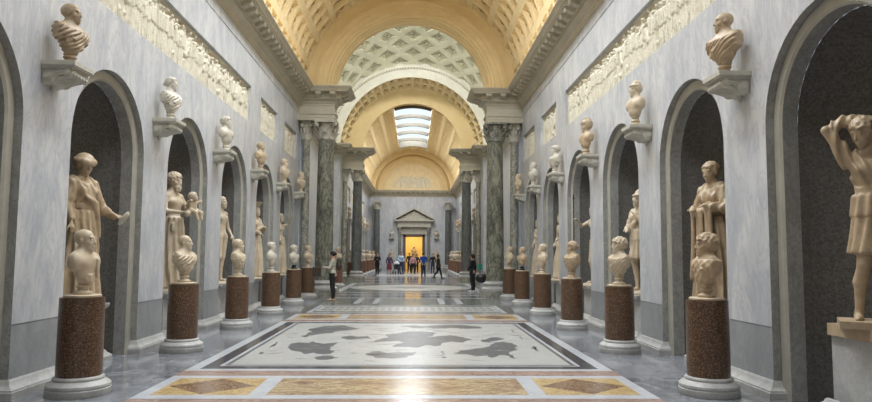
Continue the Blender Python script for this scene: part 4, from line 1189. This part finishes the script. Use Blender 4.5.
for s, sn in ((-1, 'left'), (1, 'right')):
    for k, y in enumerate(WYF):
        o = copy_tree(br0); o.location = (s*WX, y, ZB); o.rotation_euler = (0, 0, FL() if s < 0 else FR_())
        tag(o, f'pale wall bracket in the far hall, {nth[k]} behind the far {sn} column', 'bracket', 'wall brackets in the far hall')
        b = copy_tree(SRC[12+(k*5+(s > 0)*2) % 12]); b.location = (s*(WX-.22), y, ZB); b.rotation_euler = (0, 0, FL(2) if s < 0 else FR_(2))
        if k == 0 and s < 0:
            for ch in b.children: ch.data = ch.data.copy(); ch.data.materials[0] = M['black']
            tag(b, 'blackened bust on the first far wall bracket behind the far left column', 'bust', 'busts on far wall brackets')
        else: tag(b, f'pale bust on the {nth[k]} far wall bracket behind the far {sn} column', 'bust', 'busts on far wall brackets')
    for k, y in enumerate([PYF[5]]+PYF[4::-1]+[mir(4.45), mir(1.9)]):
        nm_ = (ordf[:5]+['sixth', 'seventh', 'last'])[k]
        b = copy_tree(SRC[(k*5+(s > 0)*3) % 12]); b.location = (s*3.62, y, ZP); b.rotation_euler = (0, 0, FL(25) if s < 0 else FR_(25))
        tag(b, f'cream bust in the far hall on the {nm_} drum pedestal behind the far {sn} column', 'bust', 'busts in the far hall')
b = copy_tree(SRC[7]); b.location = (-3.5, 32.4, ZP); b.rotation_euler = (0, 0, FL(30)); tag(b, 'tan bust in the crossing on the left, seen above the standing woman', 'bust', 'busts on the drum pedestals')

# ------------------------------------------------------------------ niche statues and their blocks
def make_block(slab=False):
    root = empty('statue_block'); zt = .80 if slab else .84
    m = MB(); m.box(-.45, .45, -.42, .36, .10, zt); m.build('block', 'dado' if False else 'base', root)
    b = MB(); sweep(b, [(-.45, -.42), (.45, -.42), (.45, .42), (-.45, .42)], [(0, .16), (-.02, .15), (-.03, .12), (-.07, .09), (-.09, .07), (-.09, 0)], True)
    b.build('base', 'base', root, True, 35)
    if slab:
        t = MB(); t.box(-.455, .455, -.43, .40, zt, .92); t.build('top_slab', 'tan', root)
    else:
        t = MB(); sweep(t, [(-.45, -.42), (.45, -.42), (.45, .42), (-.45, .42)], [(0, zt-.08), (-.03, zt-.05), (-.04, zt-.02), (-.04, zt+.005), (.3, zt+.005)], True); t.box(-.46, .46, -.43, .43, zt-.02, zt+.006); t.build('top_slab', 'base', root)
    return root
blk = make_block(); blks = make_block(True)
SX = 4.86
zt = .846
STAT = [
 (1, -1, dict(robe='short', female=True, hair='curly', yaw=-.75, pitch=-.35, head=(.05, .05, 1.68), wide=1, top=2.2, seed=3, legs='stand', plinth='box', hip_long=False,
              bare=True, arms={1: ((.34, .06, 1.73), (.10, -.05, 1.86)), -1: ((-.27, .0, 1.18), (-.30, .20, .98))}), 'tan', .012, 150, .92, 1.10, 4.68, 'tan marble statue with one arm raised over its head in the right foreground niche'),
 (-1, 0, dict(robe='long', female=True, hair='roll', yaw=-.25, pitch=-.25, mantle=-1, seed=1, reach=True, arms={-1: ((-.26, .05, 1.14), (-.35, .28, 1.04)), 1: ((.26, .0, 1.16), (.25, .10, .88))}), 'tan', .013, -108, zt, 1.16, 4.66, 'draped marble statue of a woman with a rolled hairdo holding out a dish'),
 (-1, 1, dict(robe='hip', hair='curly', beard=True, yaw=.15, pitch=-.1, seed=2, reach=True, arms={-1: ((-.26, .08, 1.22), (.02, .30, 1.32)), 1: ((.27, .06, 1.20), (.05, .30, 1.18))}), 'cream', .014, -108, zt, 1.24, 4.56, 'bearded marble statue cradling an infant, wrapped in cloth at the hips'),
 (-1, 2, dict(hair='short', yaw=.2, seed=4, trunk=1), 'cream', .016, -110, zt, 1.15, 4.60, 'nude youth marble statue in the third left niche'),
 (-1, 3, dict(robe='long', female=True, hair='long', mantle=1, seed=5, arms={-1: ((-.26, .05, 1.2), (-.06, .24, 1.28)), 1: ((.25, .02, 1.18), (.12, .25, 1.1))}), 'cream', .018, -110, zt, 1.15, 4.55, 'long-robed marble statue wearing a flat headpiece in the fourth left niche'),
 (-1, 4, dict(robe='hip', hair='curly', seed=6, arms={-1: ((-.30, .12, 1.5), (-.2, .30, 1.70)), 1: ((.28, .02, 1.18), (.30, .2, 1.0))}), 'cream', .018, -110, zt, 1.14, 4.50, 'marble statue lifting one arm in the fifth left niche beside the column'),
 (1, 0, dict(robe='long', female=True, hair='bun', yaw=.15, pitch=-.22, hang=True, seed=7, arms={-1: ((-.25, .05, 1.2), (-.10, .24, 1.24)), 1: ((.25, .05, 1.2), (.12, .24, 1.2))}), 'tan', .013, 108, zt, 1.16, 4.62, 'robed marble statue of a woman with heavy vertical folds in the first right niche'),
 (1, 1, dict(robe='short', female=True, hair='tall', yaw=0, mantle=1, seed=8, cape=-1, arms={-1: ((-.25, .10, 1.22), (-.05, .20, 1.45)), 1: ((.26, .04, 1.18), (.10, .24, 1.12))}), 'cream', .014, 112, zt, 1.08, 4.66, 'marble statue in a knee-length dress with bare legs and a high headdress'),
 (1, 2, dict(robe=None, hair='short', yaw=.1, seed=9, trunk=-1, cape=-1, reach=True, arms={-1: ((-.26, .0, 1.18), (-.22, .20, .95)), 1: ((.30, .18, 1.32), (.14, .42, 1.48))}), 'cream', .014, 105, zt, 1.09, 4.68, 'nude marble statue of a man gripping a black spear'),
 (1, 3, dict(robe='hip', hair='short', seed=10, arms={-1: ((-.26, .1, 1.2), (-.16, .32, 1.05))}), 'cream', .018, 110, zt, 1.08, 4.60, 'half-draped marble statue in the fourth right niche'),
 (1, 4, dict(robe='long', female=True, hair='bun', mantle=-1, seed=11), 'cream', .018, 110, zt, 1.08, 4.55, 'long-robed marble statue in the fifth right niche beside the column')]
BL = {(1, -1): 'tall veined marble block with a tan slab, cut off by the right picture edge', (-1, 0): 'marble block behind the nearest left drum pedestal, under the dish-holding statue', (-1, 1): 'marble block under the bearded statue with the infant', (-1, 2): 'marble block under the nude youth in the third left niche', (-1, 3): 'marble block in the fourth left niche under the long-robed statue', (-1, 4): 'marble block in the fifth left niche, closest to the left column', (1, 0): 'marble block behind the nearest right drum pedestal, under the robed woman', (1, 1): 'marble block under the bare-legged statue in the second right niche', (1, 2): 'marble block under the spear holder', (1, 3): 'marble block in the fourth right niche under the half-draped statue', (1, 4): 'marble block in the fifth right niche, closest to the right column'}
usedb = [False]
for side, k, sp, mat, res, rz, z, sc, sx, lab in STAT:
    y = N0+SP_*k; sp['scale'] = sc
    if k == -1: b = blks
    elif not usedb[0]: b = blk; usedb[0] = True
    else: b = copy_tree(blk)
    b.location = (side*SX, y, 0); b.rotation_euler = (0, 0, radians(-90 if side < 0 else 90))
    tag(b, BL[(side, k)], 'statue base', 'statue blocks in the niches')
    st = make_statue(sp, mat, (side*sx, y, z), radians(rz), res, .05)
    tag(st, lab, 'statue', 'marble statues in the niches')
    if k == 0 and side < 0:
        d = MB(); hx, hy, hz = -.375, .355, 1.05
        d.lathe([(.02, 0), (.06, .006), (.10, .022), (.105, .03), (.098, .032), (.055, .016), (.01, .012)], 26); o = d.build('offering_dish', 'pale', st, True, 50)
        o.location = (hx, hy, hz+.02); o.rotation_euler = (.9, .5, 0)
    if k == 1 and side < 0:
        def baby(P):
            q = (P-V(.0, .34, 1.30))
            h = head_all(q+V(0, 0, -0.0), (.02, .06, .12), HR(.6, .2), .15, 'curly')
            d = el(q, (-.02, .0, -.02), (.085, .075, .12))
            for sx_ in (-1, 1):
                d = smin(d, rc(q, (sx_*.05, .02, -.08), (sx_*.07, .14, -.12), .042, .032), .02); d = smin(d, rc(q, (sx_*.07, .14, -.12), (sx_*.05, .16, -.22), .03, .022), .02)
                d = smin(d, rc(q, (sx_*.07, 0, .04), (sx_*.12, .09, .06), .03, .022), .02)
            d = smin(d, rc(q, (-.12, .0, -.08), (.12, .02, -.14), .05), .03)
            return smin(d, h, .02)
        o = sdf_mesh('infant_figure', baby, (-.2, .12, .95), (.2, .58, 1.58), .012, mat, st); o.location = (0, 0, .05)
    if k == 3 and side < 0:
        d = MB(); d.lathe([(.09, 0), (.12, .05), (.19, .09), (.20, .11), (.02, .12)], 20); o = d.build('headpiece', mat, st, True, 40); o.location = (0, .02, 1.86)
    if k == 2 and side > 0:
        d = MB(); d.tube((.22, .42, .0), (.13, .47, 1.98), .013, .011, 10); d.tube((.13, .47, 1.98), (.124, .473, 2.12), .024, .003, 10); d.build('spear', 'black', st, True, 40)

# ------------------------------------------------------------------ end wall
DX = .16
m = MB(); dx0, dx1 = DX-.81, DX+.81; yw = YE
def rect_xz(m, x0, x1, z0, z1, y): m.quad((x0, y, z0), (x1, y, z0), (x1, y, z1), (x0, y, z1))
rect_xz(m, -WX, dx0, 0, 7.6, yw); rect_xz(m, dx1, WX, 0, 7.6, yw); rect_xz(m, dx0, dx1, 3.28, 7.6, yw)
tag(m.build('wall_end', 'wall'), kind='structure')
m = MB(); N = 40
for i in range(N):
    a, b = pi*i/N, pi*(i+1)/N; A = cyl(2.75); 
    m.quad(A(a, YE-.08), A(b, YE-.08), (0, YE-.08, ZC), (0, YE-.08, ZC))
o = MB()
pts = [cyl(2.75)(pi*i/N, YE-.08) for i in range(N+1)]
o.add(pts, [tuple(range(N+1))]); tag(o.build('wall_end_lunette', 'coffer'), kind='structure')
m = MB()
pr = [(2.75, YE-.08), (2.75, YE-.22), (2.9, YE-.26), (2.95, YE-.20), (3.3, YE-.20), (3.35, YE-.3), (3.45, YE-.32), (3.45, YE-.1), (3.62, YE-.1), (3.62, YE-1.0), (3.75, YE-1.02), (3.8, YE-1.0), (4.02, YE-1.0)]
for (ra, ya), (rb, yb) in zip(pr, pr[1:]): half_ring(m, ra, ya, rb, yb, 48)
tag(m.build('ceiling_end_arch', 'vault', None, True, 25), kind='structure')
lr = relief(1, -1.9, 1.9, 8.05, 9.35, 99, 'lunette_relief', YE-.07, 'x')
tag(lr, 'pale relief of figures in the half-round lunette above the doorway', 'relief')
def door():
    root = empty('doorway_surround', (DX, YE, 0)); tag(root, 'marble doorway surround with pediment and two small columns on the end wall', 'doorway')
    f = MB()
    for x0, x1, z0, z1 in ((-1.05, -.81, 0, 3.5), (.81, 1.05, 0, 3.5), (-1.05, 1.05, 3.28, 3.55)): f.box(x0, x1, -.16, .02, z0, z1)
    f.build('inner_frame', 'doorframe', root)
    for sx in (-1, 1):
        c = MB(); c.box(sx*1.38-.18, sx*1.38+.18, -.5, -.14, 0, .12)
        c.lathe([(.17, .12), (.18, .17), (.14, .22), (.135, .3), (.12, 3.75), (.14, 3.78), (.13, 3.85), (.15, 3.95), (.19, 4.15)], 20, (sx*1.38, -.32)); c.box(sx*1.38-.2, sx*1.38+.2, -.52, -.12, 4.15, 4.24)
        c.build('column', 'cipollino', root, True, 40)
    e = MB()
    for w, d, z0, z1 in ((1.62, .5, 4.24, 4.40), (1.58, .47, 4.40, 4.72), (1.72, .60, 4.72, 4.80), (1.88, .72, 4.80, 4.92)): e.box(-w, w, -d, .02, z0, z1)
    e.box(-1.3, 1.3, -.12, .02, 3.55, 4.24)
    for i in range(26): e.box(-1.55+i*.122, -1.55+i*.122+.06, -.54, -.46, 4.63, 4.70)
    e.build('entablature', 'capital', root)
    p = MB(); A = [(-1.9, 4.92), (1.9, 4.92), (0, 5.92)]
    n = 3; p.add([(x*.86, -.42, z if i < 2 else 5.78) for i, (x, z) in enumerate(A)]+[(x*.86, .02, z if i < 2 else 5.78) for i, (x, z) in enumerate(A)], [(0, 1, 2), (5, 4, 3), (0, 3, 4, 1), (1, 4, 5, 2), (2, 5, 3, 0)])
    for sx in (-1, 1):
        p.add([(sx*1.93, -.74, 4.92), (sx*1.93, .02, 4.92), (0, .02, 5.96), (0, -.74, 5.96), (sx*1.93, -.74, 5.06), (sx*1.93, .02, 5.06), (0, .02, 6.10), (0, -.74, 6.10)],
              [(0, 1, 2, 3), (7, 6, 5, 4), (0, 3, 7, 4), (1, 5, 6, 2), (0, 4, 5, 1), (3, 2, 6, 7)])
    p.build('pediment', 'capital', root)
door()
# room beyond the doorway
m = MB(); x0, x1, ya, yb, zt_ = DX-1.9, DX+1.9, YE+.01, YE+4.2, 4.4
m.quad((x0, ya, 0), (x0, yb, 0), (x0, yb, zt_), (x0, ya, zt_)); m.quad((x1, ya, 0), (x1, yb, 0), (x1, yb, zt_), (x1, ya, zt_)); m.quad((x0, yb, 0), (x1, yb, 0), (x1, yb, zt_), (x0, yb, zt_)); m.quad((x0, ya, zt_), (x1, ya, zt_), (x1, yb, zt_), (x0, yb, zt_))
tag(m.build('wall_beyond_door', 'yellowroom'), kind='structure')
s_ = copy_tree(bpy.data.objects['marble_statue.001']) if 'marble_statue.001' in bpy.data.objects else None
if s_: s_.location = (DX, YE+3.0, .6); s_.scale = (1, 1, 1); s_.rotation_euler = (0, 0, pi); tag(s_, 'pale statue standing in the yellow room beyond the doorway', 'statue', 'distant statues')
for q in list(s_.children):
    if q.name.startswith('offering'): bpy.data.objects.remove(q)
bb = MB(); bb.lathe([(.45, 0), (.45, .1), (.38, .14), (.38, .52), (.44, .56), (.44, .6)], 24); tag(bb.build('statue_plinth', 'cream', None, True, 40), 'round cream plinth under the statue in the yellow room', 'pedestal').location = (DX, YE+3.0, 0)
for s, sn in ((-1, 'left'), (1, 'right')):
    src = [o for o in bpy.data.objects if o.get('label', '').startswith('nude youth' if s < 0 else 'long-robed marble statue in the fifth')][0]
    c = copy_tree(src); c.location = (DX+s*2.15, YE-.45, .55); c.rotation_euler = (0, 0, pi); c.scale = (.85, .85, .85); tag(c, f'small marble statue standing {sn} of the doorway on the end wall', 'statue', 'distant statues')
    b = MB(); b.box(-.35, .35, -.33, .33, 0, .55); b.box(-.4, .4, -.38, .38, 0, .1); o = b.build('statue_plinth', 'base'); o.location = (DX+s*2.15, YE-.42, 0); tag(o, f'square marble plinth under the small statue {sn} of the doorway', 'pedestal')
    c = copy_tree(br0); c.location = (DX+s*2.15, YE, 3.25); c.rotation_euler = (0, 0, pi); tag(c, f'carved bracket on the end wall, {sn} of the doorway', 'bracket', 'wall brackets in the far hall')
    c = copy_tree(SRC[13 if s < 0 else 16]); c.location = (DX+s*2.15, YE-.22, 3.25); c.rotation_euler = (0, 0, pi); c.scale = (1, 1, 1); tag(c, f'marble bust on the end wall bracket {sn} of the doorway', 'bust', 'busts on far wall brackets')
# wall behind the camera, entrance side
m = MB(); rect_xz(m, -WX, WX, 0, 7.6, 0)
m2 = MB(); rect_xz(m2, -6, 6, -0.05, 12.2, -1.0); tag(m2.build('wall_entrance', 'wall'), kind='structure')
for s in (-1, 1):
    m = MB(); m.quad((s*WX, -1, 0), (s*WX, 0, 0), (s*WX, 0, 7.6), (s*WX, -1, 7.6)); tag(m.build('wall_entrance_%s' % ('left' if s < 0 else 'right'), 'wall'), kind='structure')
m = MB(); half_ring(m, 4.0, -1.0, 4.0, 0.0); tag(m.build('ceiling_entrance', 'coffer'), kind='structure')

# ------------------------------------------------------------------ visitors
def P_(**k): return k
cl = cloth
WALK = dict(legs='walk')
make = make_person
w = make(P_(h=1.70, female=True, hair='bun', yaw=0, pitch=-.15, hem=.90, top=cl('cream blouse', (.50, .46, .38)), legs_mat=cl('black trousers', (.012, .012, .014)), shoes=cl('beige shoes', (.50, .36, .26)), legs='straight',
            arms={-1: ((-.22, .10, 1.20), (-.10, .36, 1.22)), 1: ((.22, .08, 1.20), (.10, .36, 1.20))}, top_name='blouse'), (-2.62, 23.1, 0), radians(90), .014)
tag(w, 'woman in cream blouse and black trousers standing by the left column with bags', 'person')
bp = MB(); 
def bag(name, mat, lo, hi, fn, parent=None, res=.014): return sdf_mesh(name, fn, lo, hi, res, mat, parent)
o = bag('shoulder_bag', cl('dark brown leather', (.05, .035, .025), .5), (-.2, -.12, -.2), (.2, .12, .42), lambda P: smin(np.maximum(np.maximum(np.abs(P[:, 0])-.12, np.abs(P[:, 1])-.05), np.abs(P[:, 2])-.13)-.02, np.abs(np.sqrt((np.sqrt(P[:, 0]**2*4+(P[:, 2]-.10)**2)-.22)**2+P[:, 1]**2))-.013, .01))
o.location = (-3.14, 22.92, 1.0); tag(o, 'dark bag held in front of the woman in the cream blouse', 'bag')
o = bag('backpack', cl('black and tan fabric', (.06, .05, .04)), (-.2, -.14, -.26), (.2, .14, .26), lambda P: el(P, (0, 0, 0), (.15, .09, .22))-.005*np.sin(P[:, 2]*60))
o.location = (-2.41, 23.1, 1.26); o.rotation_euler = (0, 0, radians(90)); tag(o, 'dark backpack on the back of the woman in the cream blouse', 'backpack')
w = make(P_(h=1.66, female=True, hair='long', yaw=.2, top=cl('black jacket', (.012, .012, .014)), legs_mat='black trousers', shoes=cl('white shoes', (.7, .7, .7)), legs='straight', hem=.85,
            arms={-1: ((-.24, .02, 1.2), (-.24, .18, 1.0)), 1: ((.24, -.04, 1.16), (.26, .02, .88))}), (2.70, 28.8, 0), radians(60), .016)
tag(w, 'woman all in black with white shoes walking by the right column', 'person')
o = bag('large_handbag', cl('black leather', (.01, .01, .011), .35), (-.34, -.16, -.26), (.34, .16, .36), lambda P: smin(el(P, (0, 0, 0), (.28, .11, .20)), np.sqrt((np.sqrt(P[:, 0]**2+(P[:, 2]-.14)**2)-.14)**2+P[:, 1]**2)-.014, .01))
o.location = (3.08, 28.5, .60); tag(o, 'large black handbag carried by the woman with white shoes', 'handbag')
o = bag('green_folder', cl('teal green plastic', (.02, .25, .17)), (-.13, -.05, -.17), (.13, .05, .17), lambda P: np.maximum(np.maximum(np.abs(P[:, 0])-.09, np.abs(P[:, 1])-.02), np.abs(P[:, 2])-.13)-.006)
o.location = (3.01, 28.72, 1.08); tag(o, 'small teal folder held by the woman in black near the right column', 'folder')
def far(lab, x, y, rz, **k):
    w = make(P_(**k), (x, y, 0), radians(rz), .024); tag(w, lab, 'person'); return w
blk_ = 'black jacket'
navy = cl('navy trousers', (.02, .03, .08))
far('man in black standing with folded arms at the far left pedestals', -2.70, 52.6, 180, h=1.74, hair='short', top=blk_, legs_mat='black trousers', shoes='black leather', legs='straight', arms={-1: ((-.25, .05, 1.2), (.02, .22, 1.22)), 1: ((.25, .05, 1.2), (-.02, .22, 1.25))})
far('woman in purple top and dark red skirt beside the stroller', -1.78, 53.2, 200, h=1.66, female=True, hair='long', top=cl('purple jersey', (.07, .05, .12)), skirt=cl('dark red cloth', (.17, .03, .05)), legs_mat='black trousers', shoes='black leather', hem=.85)
far('man in a pale blue shirt pushing the stroller', -.88, 54.0, 200, h=1.80, hair='short', top=cl('pale blue shirt', (.45, .55, .72)), legs_mat=navy, shoes='black leather', legs='walk', arms={-1: ((-.24, .05, 1.2), (-.15, .32, 1.05)), 1: ((.24, .05, 1.2), (.15, .32, 1.05))})
far('woman in a pink top and black trousers walking in front of the doorway', .10, 52.3, 190, h=1.64, female=True, hair='bun', top=cl('pink top', (.62, .33, .34)), legs_mat='black trousers', shoes='white shoes', legs='walk')
far('dark-clothed man behind the woman in pink, left in the doorway', -.22, 58.8, 180, h=1.75, hair='short', top=blk_, legs_mat='black trousers', shoes='black leather')
far('dark-clothed visitor behind the woman in pink, right in the doorway', .40, 59.4, 170, h=1.66, female=True, hair='long', top=cl('dark brown coat', (.05, .03, .02)), legs_mat='black trousers', shoes='black leather')
far('man in a bright blue jacket seen from behind near the doorway', .83, 47.2, 10, h=1.76, hair='short', top=cl('bright blue jacket', (.02, .08, .42)), legs_mat=navy, shoes='black leather', arms={-1: ((-.27, -.0, 1.2), (-.18, .2, 1.1)), 1: ((.27, 0, 1.2), (.18, .2, 1.1))})
far('dark figure standing by the right door column', 1.85, 59.6, 160, h=1.70, hair='short', top=blk_, legs_mat=cl('dark blue jeans', (.03, .04, .09)), shoes='black leather')
far('woman in a dark green coat striding right of the man in blue', 1.78, 44.3, 250, h=1.62, female=True, hair='long', top=cl('dark green coat', (.02, .03, .02)), legs_mat='black trousers', shoes='black leather', legs='walk', hem=.72)
# stroller
st = empty('stroller', (-1.18, 53.2, 0), radians(200)); tag(st, 'grey and white baby stroller between the two parents', 'stroller')
sdf_mesh('seat', lambda P: smax(el(P, (0, 0, .62), (.24, .34, .24)), -(el(P, (0, .12, .80), (.19, .30, .22))), .02), (-.3, -.4, .3), (.3, .4, .95), .024, cl('dark grey fabric', (.04, .045, .05)), st)
sdf_mesh('hood', lambda P: np.maximum(np.abs(el(P, (0, -.08, .80), (.23, .26, .24)))-.02, .80-P[:, 2]), (-.3, -.4, .7), (.3, .3, 1.12), .024, cl('white fabric', (.6, .62, .64)), st)
m = MB()
for sx in (-1, 1): m.tube((sx*.22, .30, .13), (sx*.22, -.42, 1.02), .016); m.tube((sx*.22, -.30, .13), (sx*.22, .1, .6), .016)
m.tube((-.22, -.42, 1.02), (.22, -.42, 1.02), .02); m.build('frame', 'black', st, True)
for sx in (-1, 1):
    for y in (-.3, .3):
        m = MB(); m.tube((sx*.20, y, .13), (sx*.25, y, .13), .13, .13, 18); m.build('wheel', 'black', st, True, 40)

# ------------------------------------------------------------------ light
def area(name, loc, size, size_y, rot, power, color):
    l = bpy.data.lights.new(name, 'AREA'); l.shape = 'RECTANGLE'; l.size = size; l.size_y = size_y; l.energy = power; l.color = color
    o = bpy.data.objects.new(name, l); COL.objects.link(o); o.location = loc; o.rotation_euler = rot
    return o
DAY = (.95, .98, 1.0)
area('skylight_daylight', (0, (SKY1[0]+SKY1[1])/2, 12.25), 2.5, SKY1[1]-SKY1[0]-.2, (0, 0, 0), 2300, DAY)
area('skylight_daylight', (0, (SKY2[0]+SKY2[1])/2, 12.25), 2.5, SKY2[1]-SKY2[0]-.2, (0, 0, 0), 1800, DAY)
area('oculus_daylight', (0, YC, 15.6), 4.4, 4.4, (0, 0, 0), 1500, (1, .99, .93))
WARM = (1.0, .78, .48)
for s in (-1, 1):      # warm lamp strips lying on the cornices, aimed across at the vault
    for y in (12.4, 52.4):
        area('cornice_lamp', (s*3.72, y, 7.93), .12, 22, (0, radians(225 if s < 0 else 135), 0), 105, WARM)
    area('crossing_lamp', (s*4.35, YC, 7.93), .12, 9, (0, radians(225 if s < 0 else 135), 0), 70, (1, .93, .75))
area('yellow_room_lamp', (DX, YE+1.8, 4.3), 2.2, 2.2, (0, 0, 0), 110, (1, .88, .6))
wd = bpy.data.worlds.new('world'); SC.world = wd; wd.use_nodes = True
wd.node_tree.nodes['Background'].inputs[0].default_value = (.70, .82, .95, 1); wd.node_tree.nodes['Background'].inputs[1].default_value = 1.2
SC.view_settings.view_transform = 'Standard'; SC.view_settings.look = 'None'; SC.view_settings.exposure = 0.28; SC.view_settings.gamma = 1.0; SC.view_settings.use_curve_mapping = False
SC.cycles.max_bounces = 8; SC.cycles.diffuse_bounces = 6; SC.cycles.glossy_bounces = 3; SC.cycles.transparent_max_bounces = 6
SC.cycles.use_denoising = True; SC.cycles.sample_clamp_indirect = 8
